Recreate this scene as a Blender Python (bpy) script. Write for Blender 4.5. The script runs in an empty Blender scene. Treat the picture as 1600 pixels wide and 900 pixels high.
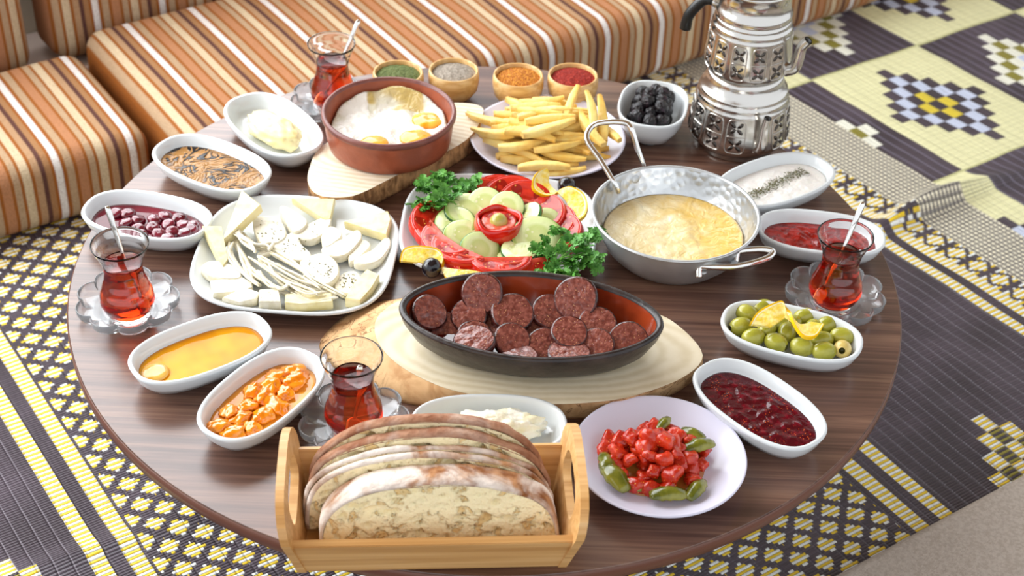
import bpy, bmesh, math, random
from mathutils import Vector, Matrix, noise as mnoise
random.seed(7)
PI = math.pi
C = bpy.context.scene.collection
sc = bpy.context.scene

# ------------------------------------------------------------------ camera
F_PX = 2491.8
CR = Vector((0.99917094, 0.02474552, 0.0323279))
CU = Vector((-0.0407116, 0.607321, 0.79341274))
CF = Vector((0.0, 0.79407107, -0.60782492))
CP = Vector((0.02594461, -1.3121634, 0.9819953))
cam = bpy.data.cameras.new('camera')
camo = bpy.data.objects.new('camera', cam); C.objects.link(camo)
cam.sensor_width = 36; cam.lens = F_PX/1600*36
camo.matrix_world = Matrix(((CR.x, CU.x, -CF.x, CP.x), (CR.y, CU.y, -CF.y, CP.y), (CR.z, CU.z, -CF.z, CP.z), (0, 0, 0, 1)))
cam.clip_start = 0.05; cam.clip_end = 60
cam.dof.use_dof = True; cam.dof.focus_distance = 1.50; cam.dof.aperture_fstop = 8.0
sc.camera = camo

# ------------------------------------------------------------------ world, lights, exposure
w = bpy.data.worlds.new('world'); sc.world = w; w.use_nodes = True
bg = w.node_tree.nodes['Background']
bg.inputs[0].default_value = (0.90, 0.945, 1.0, 1); bg.inputs[1].default_value = 1.0
sc.view_settings.view_transform = 'Standard'; sc.view_settings.look = 'None'
sc.view_settings.exposure = 0.45; sc.view_settings.gamma = 1
sc.view_settings.use_curve_mapping = False
sc.cycles.max_bounces = 20; sc.cycles.transmission_bounces = 20; sc.cycles.diffuse_bounces = 4
sc.cycles.glossy_bounces = 5; sc.cycles.transparent_max_bounces = 8; sc.cycles.sample_clamp_indirect = 6
H = -0.28                                    # floor level, the table top is z = 0
A35 = math.radians(35)
def uvw(u, v, z):                            # room frame: u along the sofa, v towards the back wall
    return Vector((u*math.cos(A35)-v*math.sin(A35), u*math.sin(A35)+v*math.cos(A35), z))
def area(name, loc, target, sx, sy, power, col):
    l = bpy.data.lights.new(name, 'AREA'); l.shape = 'RECTANGLE'; l.size = sx; l.size_y = sy
    l.energy = power; l.color = col
    o = bpy.data.objects.new(name, l); C.objects.link(o); o.location = loc
    o.rotation_euler = (Vector(target)-Vector(loc)).to_track_quat('-Z', 'Y').to_euler()
    return o
area('window_light_back', uvw(-.45, 1.30, .95), uvw(-.1, 0, 0), 2.7, 1.5, 52, (.93, .97, 1))
area('window_light_left', (-2.1, -.1, 1.1), (0, 0, 0), 1.8, 1.2, 16, (1, .98, .95))

def at(px, py, z=0.0):                       # point of the horizontal plane z seen at pixel px, py
    d = CF + CR*((px-800)/F_PX) - CU*((py-450)/F_PX)
    return CP + d*((z-CP.z)/d.z)

# ------------------------------------------------------------------ object helpers
def tag(o, label=None, cat=None, group=None, kind=None):
    if label: o['label'] = label
    if cat: o['category'] = cat
    if group: o['group'] = group
    if kind: o['kind'] = kind
    return o
def empty(name, loc=(0, 0, 0), rz=0):
    o = bpy.data.objects.new(name, None); C.objects.link(o)
    o.location = loc; o.rotation_euler = (0, 0, rz); o.empty_display_size = .02
    return o
class MB:
    def __init__(s): s.v = []; s.f = []; s.m = []
    def add(s, vs, fs, mi=0, M=None):
        b = len(s.v)
        s.v += [tuple(M @ Vector(p)) if M else tuple(p) for p in vs]
        s.f += [tuple(i+b for i in f) for f in fs]; s.m += [mi]*len(fs)
        return s
    def mesh(s, name, mats, smooth=True, auto=None):
        me = bpy.data.meshes.new(name); me.from_pydata(s.v, [], s.f)
        for m in (mats if isinstance(mats, (list, tuple)) else [mats]): me.materials.append(m)
        me.polygons.foreach_set('material_index', s.m)
        me.polygons.foreach_set('use_smooth', [smooth]*len(s.f))
        me.update()
        if auto: 
            try: me.set_sharp_from_angle(angle=math.radians(auto))
            except Exception: pass
        return me
    def build(s, name, mats, parent=None, smooth=True, auto=None, loc=None, rz=0):
        return put(name, s.mesh(name, mats, smooth, auto), parent, loc, rz)
def put(name, me, parent=None, loc=None, rz=0, rot=None, scale=None):
    o = bpy.data.objects.new(name, me); C.objects.link(o)
    if parent: o.parent = parent
    if loc is not None: o.location = loc
    o.rotation_euler = rot if rot is not None else (0, 0, rz)
    if scale is not None: o.scale = scale if hasattr(scale, '__len__') else (scale,)*3
    return o
def fix_normals(me):
    bm = bmesh.new(); bm.from_mesh(me); bmesh.ops.recalc_face_normals(bm, faces=bm.faces); bm.to_mesh(me); bm.free()
    return me
def sgn(x): return (x > 0)-(x < 0)
def sell(L, W, n, k):                        # superellipse outline
    out = []
    for i in range(k):
        t = 2*PI*i/k; c, s_ = math.cos(t), math.sin(t)
        out.append((L/2*sgn(c)*abs(c)**(2/n), W/2*sgn(s_)*abs(s_)**(2/n)))
    return out
def loft(rings, cap0=True, cap1=True):       # rings: lists of 3d points, all the same length
    mb = MB(); k = len(rings[0]); vs = [p for r in rings for p in r]; fs = []
    for a in range(len(rings)-1):
        for i in range(k):
            j = (i+1) % k
            fs.append((a*k+i, a*k+j, (a+1)*k+j, (a+1)*k+i))
    if cap0:
        c = [sum(p[q] for p in rings[0])/k for q in range(3)]; vs.append(c); ci = len(vs)-1
        fs += [(ci, (i+1) % k, i) for i in range(k)]
    if cap1:
        c = [sum(p[q] for p in rings[-1])/k for q in range(3)]; vs.append(c); ci = len(vs)-1; b = (len(rings)-1)*k
        fs += [(ci, b+i, b+(i+1) % k) for i in range(k)]
    return mb.add(vs, fs)
def lathe(prof, k=48, cap0=True, cap1=True):
    return loft([[(r*math.cos(2*PI*i/k), r*math.sin(2*PI*i/k), z) for i in range(k)] for r, z in prof], cap0, cap1)
def sedish(L, W, n, prof, k=72):             # prof: (inset, z)
    return loft([[(x, y, z) for x, y in sell(max(L-2*d, .002), max(W-2*d, .002), n, k)] for d, z in prof])
def tube(pts, r, k=10, cap=True, closed=False, flat=1.0):
    P = [Vector(p) for p in pts]; n = len(P); rings = []
    up = None
    for i in range(n):
        a = P[(i-1) % n] if (closed or i > 0) else P[i]; b = P[(i+1) % n] if (closed or i < n-1) else P[i]
        t = (b-a).normalized()
        if up is None: up = t.orthogonal().normalized()
        up = (up-t*up.dot(t)).normalized(); s_ = t.cross(up)
        rr = r[i] if hasattr(r, '__len__') else r
        rings.append([tuple(P[i]+(up*math.cos(2*PI*j/k)*flat+s_*math.sin(2*PI*j/k))*rr) for j in range(k)])
    if closed:
        rings.append(rings[0]); return loft(rings, False, False)
    return loft(rings, cap, cap)
def smoothpts(pts, sub=6):                    # Catmull-Rom
    P = [Vector(p) for p in pts]; out = []
    for i in range(len(P)-1):
        p0 = P[max(i-1, 0)]; p1 = P[i]; p2 = P[i+1]; p3 = P[min(i+2, len(P)-1)]
        for j in range(sub):
            t = j/sub
            out.append(.5*((2*p1)+(p2-p0)*t+(2*p0-5*p1+4*p2-p3)*t*t+(3*p1-p0-3*p2+p3)*t**3))
    out.append(P[-1]); return out
def prism(out, z0, z1, inset=0.0, bev=0.0, M=None):  # outline (x,y) extruded, small bevel
    cx = sum(p[0] for p in out)/len(out); cy = sum(p[1] for p in out)/len(out)
    def sc_(k, z):
        r = []
        for x, y in out:
            dx, dy = x-cx, y-cy; l = math.hypot(dx, dy) or 1
            r.append((cx+dx*(1-k/l), cy+dy*(1-k/l), z))
        return r
    rings = [sc_(bev, z0), sc_(0, z0+bev), sc_(inset, z1-bev), sc_(inset+bev, z1)] if bev else [sc_(0, z0), sc_(inset, z1)]
    mb = loft(rings)
    if M: mb.v = [tuple(M @ Vector(p)) for p in mb.v]
    return mb
def nz(x, y, z=0, s=1.0): return mnoise.noise(Vector((x*s, y*s, z*s)))
def fbm(x, y, z=0, s=1.0, o=3):
    a = 1; t = 0
    for i in range(o): t += a*nz(x, y, z+7*i, s); s *= 2; a *= .5
    return t
def sphere(rx, ry, rz, nu=16, nv=10, disp=None):
    rings = []
    for j in range(1, nv):
        p = PI*j/nv
        ring = []
        for i in range(nu):
            t = 2*PI*i/nu; x, y, z = math.sin(p)*math.cos(t), math.sin(p)*math.sin(t), -math.cos(p)
            k = 1+(disp(x, y, z) if disp else 0)
            ring.append((x*rx*k, y*ry*k, z*rz*k))
        rings.append(ring)
    mb = loft(rings, True, True)
    kb = 1+(disp(0, 0, -1) if disp else 0); kt = 1+(disp(0, 0, 1) if disp else 0)
    mb.v[-2] = (0, 0, -rz*kb); mb.v[-1] = (0, 0, rz*kt)
    return mb
def rbox(sx, sy, sz, r, seg=4, cuts=0, disp=None):
    bm = bmesh.new(); bmesh.ops.create_cube(bm, size=1)
    for v in bm.verts: v.co = Vector((v.co.x*sx, v.co.y*sy, v.co.z*sz))
    if r: bmesh.ops.bevel(bm, geom=list(bm.edges), offset=r, segments=seg, profile=.5, affect='EDGES')
    if cuts:
        for ax, n, l in ((0, cuts, sx), (1, max(2, int(cuts*sy/sx)), sy), (2, max(1, int(cuts*sz/sx)), sz)):
            for i in range(1, n):
                no = [0, 0, 0]; no[ax] = 1; co = [0, 0, 0]; co[ax] = -l/2+l*i/n
                bmesh.ops.bisect_plane(bm, geom=list(bm.verts)+list(bm.edges)+list(bm.faces), plane_co=co, plane_no=no)
    if disp:
        for v in bm.verts: v.co = Vector(disp(v.co))
    mb = MB(); bm.verts.index_update()
    mb.add([tuple(v.co) for v in bm.verts], [[v.index for v in f.verts] for f in bm.faces]); bm.free()
    return mb
def pool(L, W, n, z, h=None, rings=10, k=64, drop=.004):  # filled surface with height h(x, y, t), t=1 at the rim
    R = []
    R.append([(x*.97, y*.97, z-drop) for x, y in sell(L, W, n, k)])
    for a in range(rings, 0, -1):
        t = a/rings
        R.append([(x*t, y*t, z+(h(x*t, y*t, t) if h else 0)) for x, y in sell(L, W, n, k)])
    mb = loft(R, True, True); mb.v[-1] = (0, 0, z+(h(0, 0, 0) if h else 0))
    return mb

# ------------------------------------------------------------------ materials
def srgb(h):
    h = h.lstrip('#'); o = []
    for i in (0, 2, 4):
        c = int(h[i:i+2], 16)/255; o.append(c/12.92 if c <= .04045 else ((c+.055)/1.055)**2.4)
    return (*o, 1)
class S:                                     # a node socket with arithmetic
    def __init__(s, nt, k): s.nt = nt; s.k = k
    def _m(s, op, b=None, c=None):
        n = s.nt.nodes.new('ShaderNodeMath'); n.operation = op
        for i, q in enumerate((s, b, c)):
            if q is None: continue
            if isinstance(q, S): s.nt.links.new(q.k, n.inputs[i])
            else: n.inputs[i].default_value = q
        return S(s.nt, n.outputs[0])
    def __add__(s, b): return s._m('ADD', b)
    def __sub__(s, b): return s._m('SUBTRACT', b)
    def __mul__(s, b): return s._m('MULTIPLY', b)
    def __truediv__(s, b): return s._m('DIVIDE', b)
    def rsub(s, a): return (s*-1)+a
    def lt(s, b): return s._m('LESS_THAN', b)
    def gt(s, b): return s._m('GREATER_THAN', b)
    def fl(s): return s._m('FLOOR')
    def rnd(s): return s._m('ROUND')
    def fr(s): return s._m('FRACT')
    def ab(s): return s._m('ABSOLUTE')
    def sin(s): return s._m('SINE')
    def mn(s, b): return s._m('MINIMUM', b)
    def mx(s, b): return s._m('MAXIMUM', b)
    def pw(s, b): return s._m('POWER', b)
    def odd(s): return (s*.5).fr().gt(.25)    # parity of an integer
    def inn(s, a, b): return s.gt(a)*s.lt(b)
    def ss(s, a, b):                          # smooth step
        n = s.nt.nodes.new('ShaderNodeMapRange'); n.interpolation_type = 'SMOOTHSTEP'
        s.nt.links.new(s.k, n.inputs[0]); n.inputs[1].default_value = a; n.inputs[2].default_value = b
        return S(s.nt, n.outputs[0])
class Mat:
    def __init__(s, name, rough=.5, metal=0, spec=.5, coat=0, trans=0, ior=1.45, sss=0, sssr=(1, .5, .3), scale=.005):
        s.m = bpy.data.materials.new(name); s.m.use_nodes = True; s.nt = s.m.node_tree
        s.b = s.nt.nodes['Principled BSDF']; i = s.b.inputs
        i['Roughness'].default_value = rough; i['Metallic'].default_value = metal; i['Specular IOR Level'].default_value = spec
        i['Coat Weight'].default_value = coat; i['Coat Roughness'].default_value = .08
        i['Transmission Weight'].default_value = trans; i['IOR'].default_value = ior
        if sss:
            i['Subsurface Weight'].default_value = sss; i['Subsurface Radius'].default_value = sssr; i['Subsurface Scale'].default_value = scale
        s._tc = s.nt.nodes.new('ShaderNodeTexCoord')
        s.vec = s._tc.outputs['Object']
    def xyz(s):
        n = s.nt.nodes.new('ShaderNodeSeparateXYZ'); s.nt.links.new(s.vec, n.inputs[0])
        return [S(s.nt, n.outputs[i]) for i in range(3)]
    def comb(s, x, y, z):
        n = s.nt.nodes.new('ShaderNodeCombineXYZ')
        for i, q in enumerate((x, y, z)):
            if isinstance(q, S): s.nt.links.new(q.k, n.inputs[i])
            else: n.inputs[i].default_value = q
        return n.outputs[0]
    def noise(s, scale, detail=3, dist=0, vec=None, stretch=None):
        n = s.nt.nodes.new('ShaderNodeTexNoise'); n.inputs['Scale'].default_value = scale
        n.inputs['Detail'].default_value = detail; n.inputs['Distortion'].default_value = dist
        v = vec or s.vec
        if stretch:
            mp = s.nt.nodes.new('ShaderNodeMapping'); mp.inputs['Scale'].default_value = stretch
            s.nt.links.new(v, mp.inputs[0]); v = mp.outputs[0]
        s.nt.links.new(v, n.inputs['Vector']); return S(s.nt, n.outputs[0])
    def voro(s, scale, feature='F1', vec=None):
        n = s.nt.nodes.new('ShaderNodeTexVoronoi'); n.feature = feature; n.inputs['Scale'].default_value = scale
        s.nt.links.new(vec or s.vec, n.inputs['Vector']); return S(s.nt, n.outputs['Distance'])
    def rand(s):
        n = s.nt.nodes.new('ShaderNodeObjectInfo'); return S(s.nt, n.outputs['Random'])
    def mix(s, f, a, b):
        n = s.nt.nodes.new('ShaderNodeMix'); n.data_type = 'RGBA'
        if isinstance(f, S): s.nt.links.new(f.k, n.inputs[0])
        else: n.inputs[0].default_value = f
        for q, i in ((a, 6), (b, 7)):
            if isinstance(q, str): n.inputs[i].default_value = srgb(q)
            elif isinstance(q, S): s.nt.links.new(q.k, n.inputs[i])
            else: n.inputs[i].default_value = q
        return S(s.nt, n.outputs[2])
    def ramp(s, f, stops, interp='LINEAR'):
        n = s.nt.nodes.new('ShaderNodeValToRGB'); e = n.color_ramp; e.interpolation = interp
        while len(e.elements) < len(stops): e.elements.new(.5)
        for q, (p, c) in zip(e.elements, sorted(stops)): q.position = p
        for q, (p, c) in zip(e.elements, sorted(stops)): q.color = srgb(c)
        s.nt.links.new(f.k, n.inputs[0]); return S(s.nt, n.outputs[0])
    def col(s, c):
        if isinstance(c, S): s.nt.links.new(c.k, s.b.inputs['Base Color'])
        else: s.b.inputs['Base Color'].default_value = srgb(c)
        return s
    def rough(s, f): s.nt.links.new(f.k, s.b.inputs['Roughness']); return s
    def bump(s, f, dist=.001, strength=1.0):
        n = s.nt.nodes.new('ShaderNodeBump'); n.inputs['Distance'].default_value = dist; n.inputs['Strength'].default_value = strength
        s.nt.links.new(f.k, n.inputs['Height']); s.nt.links.new(n.outputs[0], s.b.inputs['Normal']); return s
def simple(name, c1, c2=None, rough=.5, nscale=60, bscale=None, bdist=.0005, rv=False, **kw):
    m = Mat(name, rough=rough, **kw)
    if c2: 
        f = m.noise(nscale, 4).ss(.35, .65)
        if rv: f = (f*.6+m.rand()*.4)
        m.col(m.mix(f, c1, c2))
    else: m.col(c1)
    if bscale: m.bump(m.noise(bscale, 4), bdist)
    return m.m

def glassmat(name, col=(1, 1, 1, 1), ior=1.45, rough=0.0):
    m = Mat(name, rough=rough, trans=1, ior=ior); m.b.inputs['Base Color'].default_value = col; return m.m
CERAMIC = simple('white_ceramic', '#dbe0e2', rough=.09, coat=.3)
MELAMINE = simple('lilac_white_plate', '#dedcee', rough=.16)
GLASS = glassmat('clear_glass', (.99, .995, .995, 1), 1.40)

def liquid(name, absorb, dens, ior=1.33):
    m = bpy.data.materials.new(name); m.use_nodes = True; nt = m.node_tree
    b = nt.nodes['Principled BSDF']; b.inputs['Transmission Weight'].default_value = 1; b.inputs['IOR'].default_value = ior
    b.inputs['Roughness'].default_value = 0; b.inputs['Base Color'].default_value = (1, 1, 1, 1)
    a = nt.nodes.new('ShaderNodeVolumeAbsorption'); a.inputs[0].default_value = absorb; a.inputs[1].default_value = dens
    nt.links.new(a.outputs[0], nt.nodes['Material Output'].inputs['Volume']); return m
SAUCERG = Mat('pressed_glass', rough=.0, trans=.90, ior=1.42); SAUCERG.b.inputs['Base Color'].default_value = (.96, .98, 1, 1); SAUCERG = SAUCERG.m
TEA = liquid('black_tea', (.92, .42, .04, 1), 120)

# wood
def wood(name, cols, scale=1, rough=.35, axis=0, ring=None, coat=0, bd=.0002):
    m = Mat(name, rough=rough, coat=coat)
    st = [60, 60, 60]; st[axis] = 2.2
    f = m.noise(scale, 5, 1.2, stretch=tuple(st)); st2 = [400, 400, 400]; st2[axis] = 9
    g = m.noise(scale, 2, 0, stretch=tuple(st2))
    f = (f*.72+g*.28)
    m.col(m.ramp(f.ss(.3, .7), cols)); m.bump(f, bd); return m
_t = wood('walnut_laminate', [(0, '#4a3026'), (.4, '#5f4236'), (.65, '#6d4e40'), (1, '#83624f')], .8, .27, bd=.00004)
_t.b.inputs['Specular IOR Level'].default_value = .9
WALNUT = _t.m
BAMBOO = wood('bamboo', [(0, '#b98448'), (.5, '#d3a266'), (1, '#e2b77e')], .7, .42).m
SPICEWOOD = wood('turned_light_wood', [(0, '#b98a4e'), (.5, '#d4a868'), (1, '#e6c48c')], .8, .38).m
def sawn(name, c, dark, cx=0.0, sx=1.0, sy=1.0, freq=90):     # end grain with growth rings about the object's centre
    m = Mat(name, rough=.6); x, y, z = m.xyz()
    n = m.noise(14, 3); r = ((x-cx)*(x-cx)*sx+y*y*sy).pw(.5)+n*.012
    rg = (r*freq*2*PI).sin()*.5
    f = (rg*.55+m.noise(120, 4)*.6+.25)
    m.col(m.mix(f.ss(.1, .9), dark, c)); m.bump(f, .0002); return m.m
SAWN = sawn('sawn_wood_face', '#efe4cd', '#dcc9a8', 0, .25, 1.2, 130)
SAWN2 = sawn('sawn_wood_face_pale', '#e8dbbf', '#d8c8a6', 0, .22, 1.3, 110)
_b = Mat('bark', rough=.85)
_f = _b.noise(45, 6, .6); _g = _b.noise(1, 4, .5, stretch=(160, 160, 60))
_b.col(_b.mix((_f*.6+_g*.4).ss(.38, .62), '#75502f', '#d2a06c')); _b.bump(_f+_g, .003); BARK = _b.m
_b = Mat('inner_bark', rough=.8)
_f = _b.noise(55, 6, .5); _g = _b.noise(48, 5, 1).ss(.485, .5)*_b.noise(48, 5, 1).ss(.515, .5)*_b.noise(12, 2).ss(.45, .6)
_b.col(_b.mix(_f.ss(.3, .6), '#b98552', '#dcb07a')); _b.col(_b.mix(_g, _b.mix(_f.ss(.3, .6), '#c08f5e', '#dfb684'), '#94653c'))
_b.bump(_f-_g*.4, .0015); TANBARK = _b.m

def metal(name, c, rough=.2, bscale=None, bdist=.0005):
    m = Mat(name, rough=rough, metal=1); m.col(m.mix(m.noise(30, 4).ss(.3, .7), c, '#ffffff') if False else c)
    if bscale: m.bump(m.noise(bscale, 3), bdist)
    return m.m
STEEL = metal('polished_steel', '#e4e2de', .12)
SILVER = metal('silvered_pot_metal', '#cac6c0', .19, 45, .0005)
_m = Mat('hammered_aluminium', rough=.3, metal=1)
_v = _m.voro(120).ss(0, .75)
_m.col('#c9cbcc'); _m.bump(_v*-1, .00045); ALU = _m.m
_m = Mat('plain_aluminium', rough=.42, metal=.75); _m.col(_m.mix(_m.noise(25, 3).ss(.3, .7), '#b9bdc0', '#cfd2d4')); ALURIM = _m.m
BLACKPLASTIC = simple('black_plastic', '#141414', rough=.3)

# striped sofa cloth: stripes run across the object's x axis
def stripes(name, off):
    m = Mat(name, rough=.9, spec=.15); x, y, z = m.xyz()
    p = ((x-off)/.103+20).fr()
    R_ = '#965620'; T = '#b39778'; Cc = '#cdb898'; Wh = '#e3ddd8'; D = '#553532'; Sa = '#b27c58'
    st = [(0, Wh), (.055, Wh), (.075, R_), (.11, R_), (.13, T), (.21, T), (.225, R_), (.255, R_), (.27, Sa), (.375, Sa), (.39, R_), (.415, R_), (.43, T), (.5, T), (.515, R_), (.54, R_), (.555, Cc), (.65, Cc), (.665, R_), (.695, R_), (.71, '#b08c6a'), (.785, '#b08c6a'), (.80, D), (.845, D), (.86, '#a0754f'), (.925, '#a0754f'), (.935, R_), (.965, R_)]
    # a colour ramp holds 32 stops
    c = m.ramp(p, st+[(.98, Wh)])
    n = m.noise(500, 2)
    c = m.mix(n.ss(.35, .75)*.35, c, '#7a5a40')
    m.col(c); m.bump(n+m.noise(60, 2)*.6, .0012); return m.m
FELT = simple('taupe_cloth', '#b5a99d', '#c6bbb0', rough=.95, nscale=300, bscale=700, bdist=.0012, spec=.1)

# woven floor mat, object coordinates are u, v
def mat_material():
    m = Mat('woven_plastic_straw', rough=.38, spec=.45); u0, v, z = m.xyz()
    far = u0.gt(.6)
    u = u0+far*(v-.1)*.06
    SP = .0038
    si = (v/SP).fl(); alt = si.odd(); vq = (si+.5)*SP
    jit = (si*12.9898).sin()*43758.5; jit = jit.fr()-.5
    sp = (v/SP).fr()-.5                       # -.5..: across one straw
    WP = .0175
    wp = ((u+.008)/WP).fr()
    CRM, YEL, DK, WHT, OLV, LBL = '#f4f3e2', '#e9c62c', '#42383f', '#eef1ef', '#8d8430', '#cdd5ea'
    strawYW = m.mix(alt, WHT, YEL)
    dark = m.mix(m.noise(9, 3).ss(.35, .7), DK, '#584c56')
    dark = m.mix(alt*.25, dark, '#2e262c')
    def diam(uc, vc, pu, pv, th, jj=.05):
        p = (u-uc)/pu+jit*jj; q = (vq-vc)/pv
        d = (p-p.rnd()).ab()+(q-q.rnd()).ab()
        return d.mn(d.rsub(1)).lt(th)
    lat = m.mix(diam(-.37, .199, .040, .037, .335), dark, strawYW)
    q = (vq-.212)/.037; bar = (q-q.rnd()).ab().lt(.10)
    xl = m.mix(diam(.765, .1935, .040, .037, .40)*bar.rsub(1), dark, strawYW)
    # fine plaid strip
    g = ((u/.0078).fr().lt(.36)).mx(((v/.0076).fr()).lt(.36)*.75)
    strip = m.mix(g*.92, '#f2ead0', '#463f49')
    # big checker squares
    su, sv = .2325, .3085
    cu = ((u-.935)/su).fl(); cv = ((v-.15)/sv).fl(); par = (cu+cv+20).odd()
    du = u-.935-(cu+.5)*su; dv = v-.15-(cv+.5)*sv
    def motif(du, dv, hu, hv):
        i = (du/hu).rnd(); j = (dv/hv).rnd(); s_ = i.ab()+j.ab()
        return s_.lt(4.5), (i+j+40).odd(), s_.lt(1.5)
    inm, od, ce = motif(du, dv, .0205, .0272)
    creamf = m.mix(((u/.0205+.5).fr().lt(.07)).mx((v/.0105).fr().lt(.12)*.8)*.55, '#efebb9', '#a9a678')
    ml = m.mix(od, dark, m.mix(ce, LBL, '#e3cb3e'))
    md = m.mix(od, CRM, m.mix(ce, OLV, LBL))
    rib = m.mix((wp-.5).ab().ss(.32, .5)*.45, dark, '#8d859c')
    chk = m.mix(par, m.mix(inm, creamf, ml), m.mix(inm, rib, md))
    seam = ((v-.15)/sv); seam = (seam-seam.rnd()).ab().lt(.007)
    chk = m.mix(seam, chk, '#c9c78e')
    # motifs in the dark field
    i1, o1, c1 = motif(u-.545, v+.36, .019, .0265)
    i2, o2, c2 = motif(u+.545, v-.075, .019, .0265)
    inm1 = i1.mx(i2); od1 = o1*i1+o2*i2; mo = m.mix(od1, strawYW, m.mix(alt, OLV, DK))
    field = m.mix(inm1, dark, mo)
    warp = wp.lt(.07)
    field = m.mix(warp*.55, field, '#8f8790')
    band = u.inn(-.4305, -.4125)
    for a, b in ((-.395, -.3765), (.349, .3685), (.3865, .405), (.695, .712), (.727, .745)): band = band.mx(u.inn(a, b))
    dkb = u.inn(-.4125, -.395).mx(u.inn(.3685, .3865)).mx(u.inn(.712, .727))
    lat = m.mix(u.inn(-.373, .339), dark, lat)
    c = m.mix(u.inn(-.3765, .349), field, lat)
    c = m.mix(band, c, strawYW); c = m.mix(dkb, c, dark)
    c = m.mix(u.inn(.745, .785), c, xl)
    c = m.mix(u.inn(.785, .874), c, strip)
    c = m.mix(u.gt(.874), c, chk)
    c = m.mix(sp.ab().gt(.40)*.45, c, '#1d181b')
    m.col(c)
    prof = (sp*sp*-4+1)
    m.bump(prof*.6+wp.ss(0, .12)*.7*wp.ss(1, .88)+m.noise(40, 3)*.8, .0016)
    return m.m
MATM = mat_material()

# ------------------------------------------------------------------ the room
def box(x0, x1, y0, y1, z0, z1, bev=0):
    return rbox(x1-x0, y1-y0, z1-z0, bev, 2), ((x0+x1)/2, (y0+y1)/2, (z0+z1)/2)
def room(name, u0, u1, v0, v1, z0, z1, m, bev=0, parent=None):
    mb, c = box(u0, u1, v0, v1, z0, z1, bev)
    o = mb.build(name, m, None, smooth=False, loc=uvw(*c), rz=A35)
    o['kind'] = 'structure'; return o
PLASTER = simple('cream_plaster', '#e6e0cf', '#dcd5c2', rough=.9, nscale=5, bscale=90, bdist=.0006)
CEIL = simple('ceiling_boards_paint', '#8d6d50', '#a3825f', rough=.7, nscale=8)
FLOORM = simple('floor_screed', '#6b625a', '#7a7168', rough=.8, nscale=8)
room('floor', -2.4, 3.2, -2.6, 1.5, H-.12, H-.004, FLOORM)
room('wall_back', -2.4, 3.2, 1.13, 1.25, H-.12, H+.40, PLASTER)
for a, b in ((-2.4, -1.9), (1.0, 3.2)):
    o = room('wall_back_pier', a, b, 1.13, 1.25, H+.40, H+2.0, PLASTER)
room('trim_1', -1.9, 1.0, 1.12, 1.27, H+.40, H+.43, simple('white_sill', '#e9e9e6', rough=.4), .004)
room('wall_back_lintel', -2.4, 3.2, 1.13, 1.25, H+2.0, H+2.4, PLASTER)
room('ceiling', -2.4, 3.2, -1.6, 1.25, H+2.4, H+2.5, CEIL)

# ------------------------------------------------------------------ floor mat
def ripple(u, v):
    a = .030*math.exp(-((u-.82)/.12)**2)+.007*math.exp(-((u+.45)/.16)**2)
    c = .095+.012*math.sin(u*9)
    d = v-c
    s_ = .020 if d > 0 else .0085
    h = a*math.exp(-(d/s_)**2)
    h += .0025*(1+nz(u, v, 0, 5))+.0022*(1+nz(u, v, 3, 14))*(1 if u > .5 else .35)
    return h
mb = MB(); NU, NV = 260, 230; U0, U1, V0, V1 = -1.0, 1.9, -.75, 1.35
vs = [(U0+(U1-U0)*i/NU, V0+(V1-V0)*j/NV, ripple(U0+(U1-U0)*i/NU, V0+(V1-V0)*j/NV)) for j in range(NV+1) for i in range(NU+1)]
mb.add(vs, [(j*(NU+1)+i, j*(NU+1)+i+1, (j+1)*(NU+1)+i+1, (j+1)*(NU+1)+i) for j in range(NV) for i in range(NU)])
o = mb.build('floor_mat', MATM, loc=(0, 0, H), rz=A35)
md_ = o.modifiers.new('thick', 'SOLIDIFY'); md_.thickness = .003; md_.offset = -1
tag(o, 'woven plastic straw floor mat in dark plum, cream and yellow under the table', 'mat')

# ------------------------------------------------------------------ sofa
def cushion(name, u0, u1, v0, v1, z0, z1, off, label, cat, r=.028, puff=.005, group=None, tilt=0):
    L, W, T = u1-u0, v1-v0, z1-z0
    def d(p):
        a = 1-(2*p.x/L)**4; b = 1-(2*p.y/W)**4; c = 1-(2*p.z/T)**2
        w_ = nz(p.x, p.y, p.z, 9)*.003
        return (p.x+sgn(p.x)*.0*c, p.y, p.z+sgn(p.z)*puff*max(a, 0)*max(b, 0)+w_)
    mb = rbox(L, W, T, r, 5, 26, d)
    uc = (u0+u1)/2
    o = mb.build(name, stripes('striped_cloth', off-uc), None, loc=uvw(uc, (v0+v1)/2, (z0+z1)/2))
    o.rotation_euler = (tilt, 0, A35)
    tag(o, label, cat, group); return o
cushion('seat_cushion', -.62, -.092, .682, .952, H+.004, H+.11, -.226, 'striped seat cushion at the left, beside the gap between the sofa seats', 'cushion')
cushion('seat_cushion', -.078, 1.9, .59, .978, H+.004, H+.125, .19, 'long striped seat cushion running behind the table to the right', 'cushion', r=.03)
cushion('back_cushion', -.75, -.146, .988, 1.085, H+.064, H+.40, -.226, 'upright striped back cushion in the far left corner', 'cushion', tilt=-.05)
cushion('back_cushion', -.114, .75, .992, 1.09, H+.064, H+.40, .16, 'upright striped back cushion behind the long seat cushion', 'cushion', tilt=-.05)
mb, c = box(-.8, 1.9, .984, 1.128, H+.001, H+.055, .004)
o = mb.build('sofa_platform', simple('pinkish_board', '#d8c6bb', rough=.6), None, smooth=False, loc=uvw(*c), rz=A35)
tag(o, 'pale low board seen through the gap between the back cushions', 'platform')

# taupe floor cushion, bottom right corner
mb = rbox(1.0, .5, .05, .012, 4, 12, lambda p: (p.x, p.y, p.z+(.003*nz(p.x, p.y, 0, 12) if p.z > 0 else 0)))
o = mb.build('floor_cushion', FELT, loc=uvw(.62, -.615, H+.031), rz=A35)
tag(o, 'plain taupe cloth floor cushion in the bottom right corner', 'cushion')

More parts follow.
